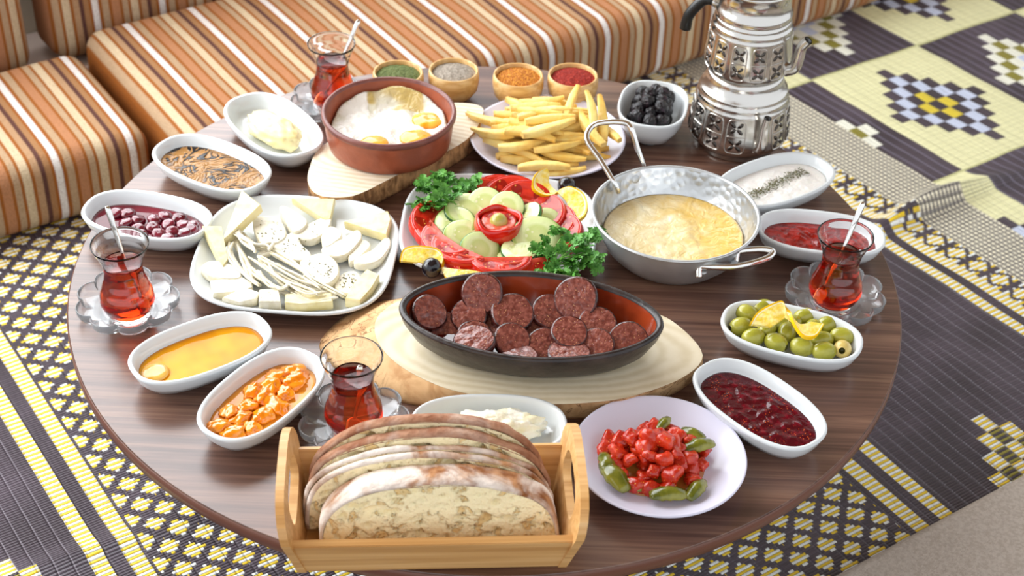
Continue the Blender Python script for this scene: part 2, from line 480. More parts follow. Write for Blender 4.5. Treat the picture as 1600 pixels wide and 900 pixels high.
# ------------------------------------------------------------------ table
tab = empty('round_table', (0, 0, 0))
tag(tab, 'low round walnut laminate table carrying the whole breakfast', 'table')
lathe([(.417, -.0155), (.4195, -.014), (.4195, -.0012), (.4188, 0)], 160).build('tabletop', WALNUT, tab, smooth=True, auto=35)
lathe([(.4196, -.0142), (.4204, -.0136), (.4204, -.0018), (.4196, -.0012)], 160, False, False).build('edge_band', simple('brown_edging', '#6b4436', rough=.3), tab)
lathe([(.18, H+.008), (.18, H+.03), (.05, H+.05), (.035, -.08), (.06, -.03), (.14, -.016)], 40).build('pedestal', WALNUT, tab)

# ------------------------------------------------------------------ dishes
DP = [(.0399, .0035), (.026, .0035), (.0245, 0), (.0225, 0), (.0215, .003), (.011, .0065), (.0045, .0155), (.0005, .0255), (0, .0275), (.001, .0290), (.003, .0292), (.0045, .0280), (.0068, .020), (.0105, .0125), (.016, .0092), (.024, .0082), (.0395, .008)]
def dish(c, a, L, label, W=None, n=2.5, prof=DP, name='oval_dish'):
    o = sedish(L, W or L*.58, n, prof).build(name, CERAMIC, None, loc=(c[0], c[1], 0.0003), rz=math.radians(a))
    tag(o, label, 'dish', 'white oval dishes'); return o
DD = {
 'butter': ((-.2505, .2201), -52.1, .1478), 'tahini': ((-.3053, .1361), -31.3, .1443), 'cherry': ((-.3542, .0332), -13.5, .1383),
 'honey': ((-.2608, -.1751), 35.7, .1374), 'apricot': ((-.1945, -.2359), 59.1, .1390), 'cream': ((.0103, -.2658), 3.5, .1398),
 'redjam': ((.2538, -.2217), -48.4, .1384), 'olives': ((.2956, -.1154), -17.3, .1368), 'pepper': ((.3457, .0519), -7.5, .1331), 'yogurt': ((.3094, .1487), 33.9, .1446)}
LBL = {'butter': 'white oval dish holding the butter, left of the tea glass at the far edge', 'tahini': 'white oval dish holding the brown and black tahini swirl',
 'cherry': 'white oval dish of dark red cherry preserve at the left table edge', 'honey': 'white oval dish filled with clear yellow honey', 'apricot': 'white oval dish of chunky orange apricot jam',
 'cream': 'white oval dish of clotted cream just behind the bread box', 'redjam': 'white oval dish of glossy red berry jam, lower right', 'olives': 'white oval dish holding stuffed green olives',
 'pepper': 'white oval dish of dark red pepper paste behind the right tea glass', 'yogurt': 'white oval dish of white spread with a line of dried herbs'}
for k_, (c, a, L) in DD.items(): dish(c, a, L, LBL[k_])
def fill(key, name, m, label, cat, z=.0175, h=None, ins=.0078, rings=14, k=72, kind=None, n=2.5, c=None, a=None, L=None):
    c, a, L = DD[key] if key else (c, a, L)
    mb = pool(L-2*ins, L*.58-2*ins, n, z, h, rings, k)
    o = mb.build(name, m, None, loc=(c[0], c[1], 0.0003), rz=math.radians(a))
    return tag(o, label, cat, kind=kind)
def in_dish(key, x, y, z=0):
    c, a, L = DD[key]; a = math.radians(a)
    return Vector((c[0]+x*math.cos(a)-y*math.sin(a), c[1]+x*math.sin(a)+y*math.cos(a), z))

# honey
m = Mat('honey', rough=.06, coat=.0, spec=.22); m.col(m.mix(m.noise(25, 2).ss(.3, .7), '#f2a900', '#e08c00'))
fill('honey', 'honey', m.m, 'pool of yellow honey in the oval dish at left', 'honey', z=.0165, h=lambda x, y, t: .0004*nz(x, y, 0, 60), ins=.0085)
o = lathe([(.012, 0), (.013, .002), (.011, .0035), (.006, .004), (.001, .0036)], 28).build('honeycomb_piece', simple('honey_wax', '#d99a2a', '#e9b95a', rough=.15, nscale=90, coat=.5), loc=in_dish('honey', -.047, 0, .0163), rz=0)
tag(o, 'small ringed piece of honeycomb at the left end of the honey', 'honeycomb')
# apricot jam
fill('apricot', 'apricot_jam', simple('apricot_syrup', '#dd8a1c', '#e89c34', rough=.05, nscale=40), 'orange syrup of the apricot jam in the lower left dish', 'jam', z=.0155, h=lambda x, y, t: .0008*nz(x, y, 0, 90), ins=.009)
APR = simple('apricot_flesh', '#f07c00', '#f59a1e', rough=.08, nscale=90, coat=.7, rv=True)
avar = []
for k_ in range(4):
    s0 = k_*5.3
    avar.append(sphere(.0115, .0088, .0048, 28, 16, lambda x, y, z: .42*nz(x+s0, y, z, 1.5)+.22*nz(x, y+s0, z, 3.6)).mesh('apricot_piece', APR))
sp = [(-.046, -.006), (-.048, .012), (-.033, -.014), (-.030, .003), (-.028, .016), (-.014, -.012), (-.013, .006), (.002, -.015), (.003, .002), (.006, .016), (.019, -.010), (.020, .006), (.035, -.006), (.034, .010), (.046, 0)]
for i, (x, y) in enumerate(sp):
    tag(put('apricot_piece', avar[i % 4], None, in_dish('apricot', x, y, .0175+.0015*random.random()), rot=(random.uniform(-.2, .2), random.uniform(-.2, .2), random.uniform(0, 6)), scale=random.uniform(.8, 1.2)), 'glossy orange apricot piece in the jam dish', 'apricot', 'apricot pieces in the jam')
# red berry jam
m = Mat('berry_jam', rough=.07, coat=.0)
n_ = m.noise(160, 5); m.col('#5e0414'); m.col(m.mix(m.voro(420).lt(.22)*m.noise(50, 2).ss(.5, .6), m.mix(n_.ss(.45, .8), '#480310', '#7a0a1e'), '#c8501e'))
m.bump(m.noise(110, 3), .0010)
fill('redjam', 'berry_jam', m.m, 'glossy dark red berry jam with small seeds, lower right', 'jam', z=.0175, h=lambda x, y, t: (.0022*max(0, nz(x, y, 0, 75))+.0012*max(0, nz(x, y, 4, 160)))*(1-t**4), ins=.0078, rings=34, k=120)
# cherry preserve
fill('cherry', 'cherry_preserve', simple('cherry_syrup', '#5c0a18', '#7c1426', rough=.04, nscale=30), 'wine red syrup of the cherry preserve at the left edge', 'jam', z=.0155, ins=.009)
CH = simple('cherry_flesh', '#4c0a16', '#7e2034', rough=.1, nscale=120, coat=.7, rv=True)
cvar = [sphere(.0085, .0078, .0048, 18, 10, lambda x, y, z, q=q: .15*nz(x+q, y, z, 2.2)-.25*math.exp(-((x*x+y*y)/.12))*(z > 0)).mesh('cherry', CH) for q in (0, 4, 9)]
for i, (x, y) in enumerate([(-.027, .010), (-.022, -.006), (-.012, .003), (-.005, -.013), (.004, .008), (.008, -.006), (.012, .017), (.019, -.014), (.021, .004), (.027, .018), (.031, -.007), (.036, .008), (.043, -.004), (.044, .010), (.047, .002), (.030, -.019), (-.040, .006), (.002, -.022)]):
    tag(put('cherry', cvar[i % 3], None, in_dish('cherry', x, y, .0172), rot=(random.uniform(-.3, .3), random.uniform(-.3, .3), random.uniform(0, 6))), 'dark glossy cherry in the preserve at the left edge', 'cherry', 'cherries in the preserve')
# tahini and molasses
m = Mat('tahini_molasses', rough=.09, coat=.0, spec=.35)
x, y, z = m.xyz(); wv = m.noise(26, 2, 3.5); wv2 = ((x*150+wv*26).sin())
mk = (wv2*.5+.5).ss(.52, .62)*m.noise(18, 1, 1).ss(.36, .5); m.col(m.mix(mk, '#a9793f', '#1a100e')); m.bump(wv2*.3+wv, .0016)
fill('tahini', 'tahini_dip', m.m, 'light brown tahini swirled with black molasses', 'dip', z=.0172, h=lambda x, y, t: .0014*nz(x*1, y*1, 0, 70)*(1-t**4), rings=24, k=90)
# pepper paste
m = Mat('pepper_paste', rough=.18, coat=.3); n_ = m.noise(140, 5); m.col(m.mix(n_.ss(.4, .65), '#7c0d0a', '#a81a10')); m.bump(m.noise(260, 4), .0012)
fill('pepper', 'pepper_paste', m.m, 'dark red pepper paste behind the right tea glass', 'paste', z=.0165, h=lambda x, y, t: (.0035*fbm(x, y, 2, 60)+.001)*(1-t**3), rings=30, k=110)
# yogurt with herbs
m = Mat('white_spread', rough=.5, sss=.1); m.col('#f3efe9'); m.bump(m.noise(260, 4), .0011)
fill('yogurt', 'white_cheese_spread', m.m, 'grainy white cheese spread in the upper right dish', 'spread', z=.0175, h=lambda x, y, t: (.0016*fbm(x, y, 0, 90))*(1-t**4)+.0012*(1-t*t), rings=26, k=90)
HERB = simple('dried_herb', '#4c4a26', '#6a6636', rough=.8, nscale=400)
def flakes(n, fpos, size, parent_M=None):
    mb = MB()
    for i in range(n):
        p = fpos(); s_ = size*random.uniform(.5, 1.3); a = random.uniform(0, 6)
        M = Matrix.Translation(p) @ Matrix.Rotation(a, 4, 'Z') @ Matrix.Rotation(random.uniform(-.6, .6), 4, 'X')
        mb.add([(-s_, -s_*.4, 0), (s_, -s_*.35, 0), (s_*.8, s_*.4, 0), (-s_*.7, s_*.4, 0), (0, 0, s_*.35)], [(0, 3, 2, 1), (0, 1, 4), (1, 2, 4), (2, 3, 4), (3, 0, 4)], 0, M)
    return mb
def hp():
    x = random.uniform(-.045, .048); return in_dish('yogurt', x, random.gauss(0, .0042)+.004*math.sin(x*50)+.002, .0203)
o = flakes(620, hp, .0011).build('dried_herbs', HERB, smooth=False)
tag(o, 'line of dried green herbs sprinkled on the white spread', 'herbs', kind='stuff')
# butter
m = Mat('butter', rough=.35, sss=.15, sssr=(1, .8, .4)); m.col(m.mix(m.noise(60, 3).ss(.3, .7), '#f3e8b6', '#ecdc9a')); m.bump(m.noise(60, 3), .0012); BUTTER = m.m
def lump(rx, ry, rz, s_, amp=.2, nu=40, nv=24): return sphere(rx, ry, rz, nu, nv, lambda x, y, z: amp*fbm(x+s_, y, z, 2.1, 4))
tag(lump(.042, .021, .014, 3, .17, 56, 32).build('butter', BUTTER, None, loc=in_dish('butter', .002, 0, .0205), rz=math.radians(-46)), 'smooth pale yellow lump of butter in its oval dish', 'butter')
# clotted cream
m = Mat('clotted_cream', rough=.5, sss=.1); m.col(m.mix(m.noise(70, 3).ss(.4, .7), '#fbf7e6', '#f3ebc8')); m.bump(m.noise(150, 4), .002)
tag(lump(.040, .016, .013, 8, .34, 64, 36).build('clotted_cream', m.m, None, loc=in_dish('cream', .008, .004, .021), rz=math.radians(3)), 'lumpy clotted cream behind the bread', 'cream')

# deep dish with black olives
BD = [(.038, .003), (.030, .003), (.029, 0), (.026, 0), (.025, .004), (.012, .010), (.004, .024), (.0005, .037), (0, .0395), (.001, .041), (.003, .0405), (.006, .030), (.012, .015), (.020, .009), (.037, .008)]
oc = at(1021, 161, .041); oa = math.radians(80)
o = sedish(.104, .080, 2.7, BD).build('deep_dish', CERAMIC, None, loc=(oc.x, oc.y, .0003), rz=oa)
tag(o, 'deep pale ceramic dish of wrinkled black olives in front of the sofa', 'dish')
m = Mat('wrinkled_black_olive', rough=.22); m.col(m.mix(m.noise(150, 3).ss(.5, .75), '#120d10', '#33202a')); m.bump(m.noise(260, 3, 1), .0022); BO = m.m
bvar = [sphere(.0094, .0086, .0080, 28, 20, lambda x, y, z, q=q: .12*nz(x*1+q, y, z, 3)-.16*abs(nz(x, y+q, z*2, 5))).mesh('black_olive', BO) for q in (0, 3, 6, 9)]
def bo(x, y, z, i):
    ca, sa = math.cos(oa), math.sin(oa)
    tag(put('black_olive', bvar[i % 4], None, (oc.x+x*ca-y*sa, oc.y+x*sa+y*ca, z), rot=(random.uniform(0, 6), random.uniform(0, 6), random.uniform(0, 6))), 'wrinkled black olive heaped in the deep dish', 'olive', 'black olives in the deep dish')
i = 0
for lay, (z, R) in enumerate(((.0185, .026), (.0275, .034), (.0365, .036), (.0455, .024))):
    st = .0168
    for a in range(-3, 4):
        for b in range(-2, 3):
            x = (a+.5*(b % 2)+.5*(lay % 2))*st; y = (b+.33*(lay % 2))*st*.87
            if (x/R)**2+(y/(R*.66))**2 <= 1.02:
                bo(x+random.uniform(-.0012, .0012), y+random.uniform(-.0012, .0012), z+random.uniform(-.0015, .0015), i); i += 1

# green olives
GOL = Mat('green_olive', rough=.16, coat=.3); GOL.col(GOL.mix((GOL.noise(90, 3).ss(.3, .7)*.6+GOL.rand()*.4), '#8d8c1f', '#b3ae45')); GOL.bump(GOL.noise(300, 3), .0003)
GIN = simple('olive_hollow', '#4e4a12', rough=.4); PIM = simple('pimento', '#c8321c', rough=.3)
PALE = simple('pale_olive', '#d8c078', '#c9ad5c', rough=.25)
def olive_mesh(mat, rx=.0118, r=.0092):
    pr = []
    for j in range(0, 15):
        t = PI*(j+.6)/15; pr.append((math.sin(t)**.85*r, -math.cos(t)*rx))
    pr = pr[:-1]; zt = pr[-1][1]
    pr += [(.0032, zt+.0002), (.0028, zt-.001), (.0026, zt-.005)]
    mb = lathe(pr, 24); k = 24
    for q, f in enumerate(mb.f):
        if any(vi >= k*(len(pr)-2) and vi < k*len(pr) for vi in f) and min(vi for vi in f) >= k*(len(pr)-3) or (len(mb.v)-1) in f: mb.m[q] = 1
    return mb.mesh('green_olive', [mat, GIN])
G1 = olive_mesh(GOL.m); G2 = olive_mesh(PALE, .010, .0088)
gl = [(262, 212, 200, 'at the left end of its dish, open hole facing left'), (290, 152, 150, 'with a red stuffing tip, at the far left of the dish'), (320, 264, 20, 'second along the near edge from the left'), (385, 222, 60, 'half under the lemon twist, left part of the dish'),
      (366, 127, 20, 'behind the lemon twist at the far rim'), (427, 288, -35, 'in the middle of the near edge, hole at its right end'), (478, 240, 80, 'under the middle of the lemon twist'), (560, 168, 30, 'behind the right loop of the lemon twist'),
      (548, 308, -15, 'right of the middle on the near edge'), (665, 206, 40, 'beyond the right end of the lemon twist'), (640, 278, 15, 'just below the right end of the lemon twist'), (652, 328, 5, 'third from the right on the near edge'),
      (735, 260, -10, 'at the far right end of the dish'), (505, 205, 60, 'hidden under the lemon peel curl'), (455, 200, 10, 'deep in the heap under the lemon flesh'), (600, 225, 70, 'under the right lemon curl')]
for px, py, an, t in gl:
    p = at(1070+px/3, 440+py/3, .020); up = 0 
    o = put('green_olive', G1, None, (p.x, p.y, .0205), rot=(PI/2, 0, math.radians(an)-PI/2+PI))
    tag(o, 'green olive '+t, 'olive', 'green olives in the oval dish')
    if 'red stuffing' in t:
        put('pimento', sphere(.0042, .0042, .0045, 12, 8).mesh('pimento', PIM), o, (0, 0, .0115))['label'] = 'red pimento tip'
p = at(1070+738/3, 440+318/3, .020)
tag(put('green_olive', G2, None, (p.x, p.y, .0205), rot=(math.radians(62), 0, math.radians(-15))), 'pale yellow pitted olive with a round hole, right end of the near edge', 'olive', 'green olives in the oval dish')

# ------------------------------------------------------------------ lemon twists
LPEEL = simple('lemon_peel', '#f6c700', '#f2b900', rough=.35, nscale=60, bscale=500, bdist=.0006, coat=.2)
m = Mat('lemon_flesh', rough=.2, sss=.1, sssr=(1, .8, .2)); m.col(m.mix((m.noise(160, 3).ss(.35, .7)), '#f3cf45', '#fae79a')); m.bump(m.noise(200, 4), .0016); LFLESH = m.m
LPITH = simple('lemon_pith', '#fbf3c4', rough=.5)
def lemon_twist(rind, cen, label, zc=None, th=.0042):
    # the slice is cut to its middle and pulled open: rind runs as an S through 3d points, flesh spans from rind to the core line
    Rr = smoothpts([at(x, y, z) for x, y, z in rind], 8); k = len(Rr)
    Cc = []
    for i in range(k):
        f = i/(k-1)*(len(cen)-1); a = min(int(f), len(cen)-2); f -= a
        Cc.append(at(*cen[a]).lerp(at(*cen[a+1]), f*f*(3-2*f)))
    base = sum(Rr, Vector())/k; base.z = min(p.z for p in Rr+Cc)
    t = empty('lemon_twist', base); tag(t, label, 'lemon slice'); N = []
    for i in range(k):
        tg = Rr[min(i+1, k-1)]-Rr[max(i-1, 0)]; n = tg.cross(Cc[i]-Rr[i])
        if n.length < 1e-9: n = N[-1] if N else Vector((0, 0, 1))
        n.normalize()
        if N and n.dot(N[-1]) < 0: n = -n
        N.append(n)
    for _ in range(4): N = [(N[max(i-1, 0)]+N[i]+N[min(i+1, k-1)]).normalized() for i in range(k)]
    for nm, f0, f1, tt, mm in (('peel', 0, .09, th, LPEEL), ('pith', .088, .15, th*.95, LPITH), ('flesh', .148, .97, th*.86, LFLESH)):
        rings = []
        for i in range(k):
            a = Rr[i].lerp(Cc[i], f0)-base; b = Rr[i].lerp(Cc[i], f1)-base; m1 = a.lerp(b, .5); n = N[i]*tt/2
            rings.append([tuple(q) for q in (a-n, m1-n, b-n*.8, b+n*.8, m1+n, a+n)])
        put(nm, fix_normals(loft(rings).mesh(nm, mm, True, 45)), t)
    return t
lemon_twist([(1171, 507, .036), (1182, 490, .040), (1203, 477, .043), (1222, 472, .043), (1232, 487, .041), (1242, 510, .038), (1256, 527, .035), (1275, 526, .034), (1287, 508, .036)],
            [(1205, 512, .034), (1212, 508, .036), (1226, 498, .037), (1250, 508, .037), (1264, 506, .037), (1266, 504, .037)], 'twisted lemon slice lying over the green olives')

# ------------------------------------------------------------------ square plates
SQ = [(.0990, .004), (.030, .004), (.0285, .0), (.0265, .0), (.0255, .004), (.012, .008), (.004, .0135), (.0003, .0168), (0, .018), (.001, .0192), (.0028, .0193), (.0045, .0182), (.010, .0135), (.019, .0082), (.032, .0068), (.0985, .0066)]
def squareplate(c, a, L, W, n, label):
    pr = [(min(d, W/2-.001), z) for d, z in SQ]
    o = sedish(L, W, n, pr, 112).build('square_plate', CERAMIC, None, loc=(c[0], c[1], .0003), rz=math.radians(a))
    tag(o, label, 'plate'); return o
squareplate((-.1944, -.0078), -3, .203, .201, 3.2, 'rounded square white plate of sliced cheeses')
squareplate((.0097, .0552), -2, .206, .188, 3.2, 'rounded square white plate of the tomato and cucumber salad')
def roundplate(c, r, label, z=.0185):
    pr = [(.001, .004), (r*.55, .004), (r*.57, 0), (r*.60, 0), (r*.62, .004), (r*.75, .007), (r*.94, z-.003), (r*.997, z-.0012), (r, z), (r*.99, z+.001), (r*.965, z), (r*.80, z*.62), (r*.68, .0075), (r*.55, .0066), (.001, .0064)]
    o = lathe(pr, 96).build('round_plate', MELAMINE, None, loc=(c[0], c[1], .0003)); tag(o, label, 'plate'); return o
FC = (.0593, .2349); TC = (.161, -.2849)
roundplate(FC, .0889, 'round white plate under the heap of fries')
roundplate(TC, .0772, 'round white plate of chopped tomato and green pepper')

# ------------------------------------------------------------------ fries
m = Mat('fried_potato', rough=.4, sss=.08, sssr=(1, .7, .2)); x, y, z = m.xyz()
f = m.noise(55, 3).ss(.35, .7)*.55+m.rand()*.45; c = m.mix(f, '#fce793', '#f1c158'); c = m.mix((x.ab()*30-.62).ss(0, .5)*.6, c, '#b9701c'); m.col(c); m.bump(m.noise(250, 3), .0008); FRY = m.m
fv = []
for q in range(7):
    L = random.uniform(.048, .076); w0 = random.uniform(.0046, .0062); cur = random.uniform(-.007, .007); tp = random.uniform(.35, .9)
    R = []
    for i in range(13):
        f = i/12; xx = (f-.5)*L; e = (min(1, math.sin(PI*min(max(f, .03), .97))**.22*1.03) if 0 < i < 12 else .7)*(1-(1-tp)*f*f)*(1+.10*nz(i*.5, q*3.1))
        cy = cur*(1-(2*f-1)**2); cz = random.uniform(-.0003, .0003)
        ring = []
        for j in range(12):
            t = 2*PI*j/12+PI/12; c_, s_ = math.cos(t), math.sin(t)
            ring.append((xx, cy+w0*e*sgn(c_)*abs(c_)**.45, cz+w0*.86*e*sgn(s_)*abs(s_)**.45))
        R.append(ring)
    fv.append(loft(R).mesh('potato_fry', FRY, True, 50))
def fry(x, y, z, a, tilt=0, q=None, roll=0, lb=None):
    o = put('potato_fry', fv[q if q is not None else random.randrange(7)], None, (x, y, z)); 
    o.rotation_euler = (Matrix.Rotation(a, 4, 'Z') @ Matrix.Rotation(tilt, 4, 'Y') @ Matrix.Rotation(roll, 4, 'X')).to_euler()
    tag(o, lb or 'golden potato fry in the heap on the round plate', 'fries', 'fries on the round plate')
random.seed(11)
for lay, (nf, R, z, a0) in enumerate(((9, .055, .0130, 10), (9, .052, .0225, -24), (8, .046, .0320, 14), (7, .040, .0415, -14), (5, .030, .0500, 20))):
    for i in range(nf):
        o_ = (i-(nf-1)/2)/((nf-1)/2)*R*.93; a = math.radians(a0+random.uniform(-9, 9)); sh = random.uniform(-.012, .012)*(1 if nf > 4 else .5)
        for part in ((-1, 1) if (lay < 3 and abs(o_) < R*.72) else (0,)):
            s_ = part*.030+sh
            cx, cy = FC[0]-.004, FC[1]-.004
            fry(cx+math.cos(a)*s_-math.sin(math.radians(a0))*o_, cy+math.sin(a)*s_+math.cos(math.radians(a0))*o_, z+random.uniform(-.001, .001), a, random.uniform(-.09, .09), roll=random.uniform(-.4, .4))
for i, (px, py, z, a, tl) in enumerate([(921, 175, .052, 100, -.55), (925, 200, .040, 118, -.2), (945, 205, .030, 125, .1), (940, 185, .042, 95, -.4), (893, 160, .052, 75, -.2), (765, 185, .03, 150, .1), (770, 205, .034, 165, .05), (880, 268, .016, 20, 0), (850, 262, .026, 6, 0), (840, 173, .05, -8, 0)]):
    p = at(px, py, z); fry(p.x, p.y, z, math.radians(a), tl, i % 7, lb=('potato fry pointing straight up at the far right of the heap', 'potato fry leaning beside the upright one at the right', 'rightmost potato fry, in front of the pan handle', 'potato fry standing behind the pan handle loop', 'potato fry at the top of the heap, before the red spice bowl', 'potato fry sticking out at the far left of the heap', 'potato fry second down at the left end of the heap', 'potato fry lying lowest at the near rim of the plate', 'potato fry just above the nearest one', 'potato fry crossing the top of the heap at the far side')[i])

# ------------------------------------------------------------------ placing by normal
def orient(nrm, spin=0):
    n = Vector(nrm).normalized(); q = n.to_track_quat('Z', 'Y'); return (q.to_matrix() @ Matrix.Rotation(spin, 3, 'Z')).to_euler()
def facing(tilt, az=-90):                     # unit normal leaning by tilt degrees from the vertical towards azimuth az
    t, a = math.radians(tilt), math.radians(az); return (math.sin(t)*math.cos(a), math.sin(t)*math.sin(a), math.cos(t))

# ------------------------------------------------------------------ wood slices and clay dishes
def slab(name, top, bot, zt, m_top, m_side, label, c0):
    def res(pts, k=96):                       # resample closed polyline, smoothed
        P = [Vector((p[0], p[1], 0)) for p in pts]; P = smoothpts(P[-2:]+P+P[:3], 8)[16:16+8*len(pts)]
        d = [0]
        for i in range(len(P)): d.append(d[-1]+(P[(i+1) % len(P)]-P[i]).length)
        out = []
        for q in range(k):
            s_ = d[-1]*q/k; i = max(j for j in range(len(P)) if d[j] <= s_); f = (s_-d[i])/max(1e-9, d[i+1]-d[i]); out.append(P[i].lerp(P[(i+1) % len(P)], f))
        a0 = min(range(k), key=lambda j: abs(math.atan2(out[j].y-c0[1], out[j].x-c0[0])))
        return [out[(a0+j) % k] for j in range(k)]
    T = res(top); B = res(bot)
    rings = []
    for f, in_ in ((0, 0), (.15, 0), (.4, 0), (.7, 0), (.93, 0), (1, 0)):
        rings.append([(B[i].x*(1-f)+T[i].x*f-c0[0]+(nz(B[i].x, B[i].y, f*.05, 60)*.0016 if 0 < f < 1 else 0), B[i].y*(1-f)+T[i].y*f-c0[1]+(nz(B[i].y, B[i].x, f*.05, 60)*.0016 if 0 < f < 1 else 0), zt*f) for i in range(96)])
    t = empty(name, (c0[0], c0[1], .0003)); tag(t, label, 'serving board')
    put('bark', fix_normals(loft(rings, True, False).mesh('bark', m_side)), t)
    r2 = [[(x*k_, y*k_, zt+.0002) for x, y, z in rings[-1]] for k_ in (1, .9, .7, .4, .1)]
    put('sawn_face', fix_normals(loft(r2, False, True).mesh('sawn_face', m_top)), t)
    return t
def P2(lst, z): return [at(x, y, z)[:2] for x, y in lst]
ZS = .022
s1 = P2([(481, 285), (484, 262), (500, 232), (560, 195), (640, 168), (712, 161), (752, 167), (752, 186), (735, 213), (703, 235), (625, 272), (560, 304), (520, 309), (493, 303)], ZS)
c0 = at(620, 240, ZS)
b1 = [(c0.x+(x-c0.x)*1.0+.001, c0.y+(y-c0.y)*1.01) for x, y in s1]
slab('wood_slice', s1, b1, ZS, SAWN, BARK, 'pale wood slice with bark edge under the round clay dish of eggs', (c0.x, c0.y))
s2 = P2([(586, 505), (591, 536), (618, 567), (664, 594), (722, 614), (839, 631), (930, 629), (994, 618), (1060, 594), (1094, 568), (1094, 545), (1063, 512), (1025, 490), (940, 468), (850, 455), (740, 452), (640, 466), (604, 482)], ZS)
b2 = P2([(508, 522), (501, 552), (528, 585), (585, 615), (650, 634), (760, 650), (870, 655), (950, 650), (1020, 630), (1070, 606), (1096, 575), (1090, 545), (1060, 520), (1020, 500), (930, 478), (840, 462), (700, 460), (570, 478)], .0)
c0b = at(850, 545, ZS)
slab('wood_slice', s2, b2, ZS, SAWN2, TANBARK, 'large oval wood slice with wide tan bark under the sausage dish', (c0b.x, c0b.y))

m = Mat('glazed_red_clay', rough=.32); m.col(m.mix(m.noise(45, 5).ss(.3, .75), '#8a4630', '#a4573c')); m.bump(m.noise(120, 4), .0006); CLAY = m.m
CLAYRIM = simple('dark_fired_rim', '#6a3a34', '#7d4a40', rough=.35, nscale=60, bscale=90)
CC = (-.1175, .1985)
t = empty('clay_dish', (CC[0], CC[1], ZS+.0006)); tag(t, 'round red clay dish of fried eggs on a wood slice', 'dish')
lathe([(.001, 0), (.064, 0), (.0675, .003), (.0695, .012), (.0715, .030), (.0722, .0355)], 96, True, False).build('body', CLAY, t)
lathe([(.0722, .0355), (.0742, .0375), (.0745, .041), (.0725, .0432), (.0700, .0428), (.0688, .040)], 96, False, False).build('rim', CLAYRIM, t)['label'] = 'darker fired rim'
lathe([(.0688, .040), (.0672, .030), (.0645, .012), (.060, .006), (.001, .0055)], 96, False, True).build('inner_wall', CLAY, t)
# eggs
m = Mat('egg_white', rough=.16, sss=.15, sssr=(1, .9, .7)); n_ = m.noise(26, 3, 1); c = m.mix(n_.ss(.5, .62), '#ebe6dc', '#d6d0ba'); c = m.mix(m.noise(20, 2, .5).ss(.58, .66)*.8, c, '#b99a3a'); m.col(c); m.bump(m.noise(90, 4, 1), .002); EGGW = m.m
def eggh(x, y, t):
    h = .0035*fbm(x, y, 1, 38)+.002*(1-t)
    if t > .6: h += .013*((t-.6)/.4)**1.5*(max(0, y/.06+.35))*(.8+.35*nz(x, y, 0, 45))
    return h
pool(.127, .127, 2, .0185, eggh, 30, 110, .006).build('fried_egg', EGGW, None, loc=(CC[0], CC[1], ZS+.001))
o = bpy.data.objects['fried_egg']; tag(o, 'fried egg whites spread across the round clay dish', 'egg')
YOLK = simple('egg_yolk', '#f39a12', '#fbbf4e', rough=.1, nscale=70, coat=.4)
for px, py, r, lb in ((671, 187, .0175, 'egg yolk at the right, with a dimple in it'), (585, 222, .014, 'runny egg yolk at the near left of the clay dish'), (650, 214, .016, 'broken egg yolk at the near middle of the clay dish')):
    p = at(px, py, ZS+.022); q = sphere(r*1.15, r*.95, .0055, 28, 14, lambda x, y, z: .10*nz(x+px, y, z, 2.5)-.3*math.exp(-(x*x+y*y)/.03)*(z > 0)*(px > 660))
    tag(q.build('egg_yolk', YOLK, None, loc=(p.x, p.y, ZS+.0205)), lb, 'egg yolk')

# sausage dish
m = Mat('blackened_clay', rough=.3); m.col(m.mix(m.noise(50, 5).ss(.35, .7), '#241d1c', '#3a2f2c')); m.bump(m.noise(100, 4), .0007); BLK = m.m
m = Mat('orange_clay_inside', rough=.16, coat=.3); x, y, z = m.xyz(); m.col(m.mix(z.ss(.0455, .0475), m.mix(m.noise(30, 3).ss(.3, .7), '#6e2410', '#9a3c1c'), '#2b2120')); INS = m.m
SL, SW = .2465, .134; SCn = (.0446, -.1526); SZ = ZS+.0006; SA = math.radians(-3)
t = empty('boat_dish', (SCn[0], SCn[1], SZ), SA); tag(t, 'boat shaped blackened clay dish of fried sausage slices', 'dish')
def bo_(prof, c0_, c1_, nm, mm): 
    R = [[(x, y, z) for x, y in sell(SL-2*d, SW-2*d, 1.85, 110)] for d, z in prof]
    return loft(R, c0_, c1_).build(nm, mm, t)
bo_([(.064, 0), (.028, 0), (.024, .002), (.012, .014), (.003, .030), (0, .040)], True, False, 'body', BLK)
bo_([(0, .040), (.0005, .0425), (.003, .0435), (.0062, .042), (.007, .040)], False, False, 'rim', BLK)
bo_([(.007, .040), (.011, .028), (.018, .014), (.028, .008), (.064, .0075)], False, True, 'inner_wall', INS)
mb = pool(SL-.034, SW-.034, 1.85, .0145, None, 6, 80, .003)
o = mb.build('sausage_oil', simple('red_oil', '#4a1208', '#6a1c0c', rough=.05, coat=.5), None, loc=(SCn[0], SCn[1], SZ), rz=SA); tag(o, 'dark red oil pooled under the sausage slices', 'oil')
m = Mat('sausage_cut', rough=.3, coat=.6); v_ = m.voro(330); n_ = m.noise(240, 4)
c = m.mix(n_.ss(.35, .7), '#6a2e26', '#98574a'); c = m.mix(v_.lt(.16), c, '#c08a62'); c = m.mix(m.rand()*.3, c, '#5e281e'); m.col(c); m.bump(m.noise(140, 4)+v_*.25, .0016); SCUT = m.m
m = Mat('sausage_skin', rough=.25, coat=.3); m.col(m.mix(m.noise(120, 3).ss(.4, .6), '#2e1410', '#552620')); m.bump(m.noise(300, 3), .001); SSKIN = m.m
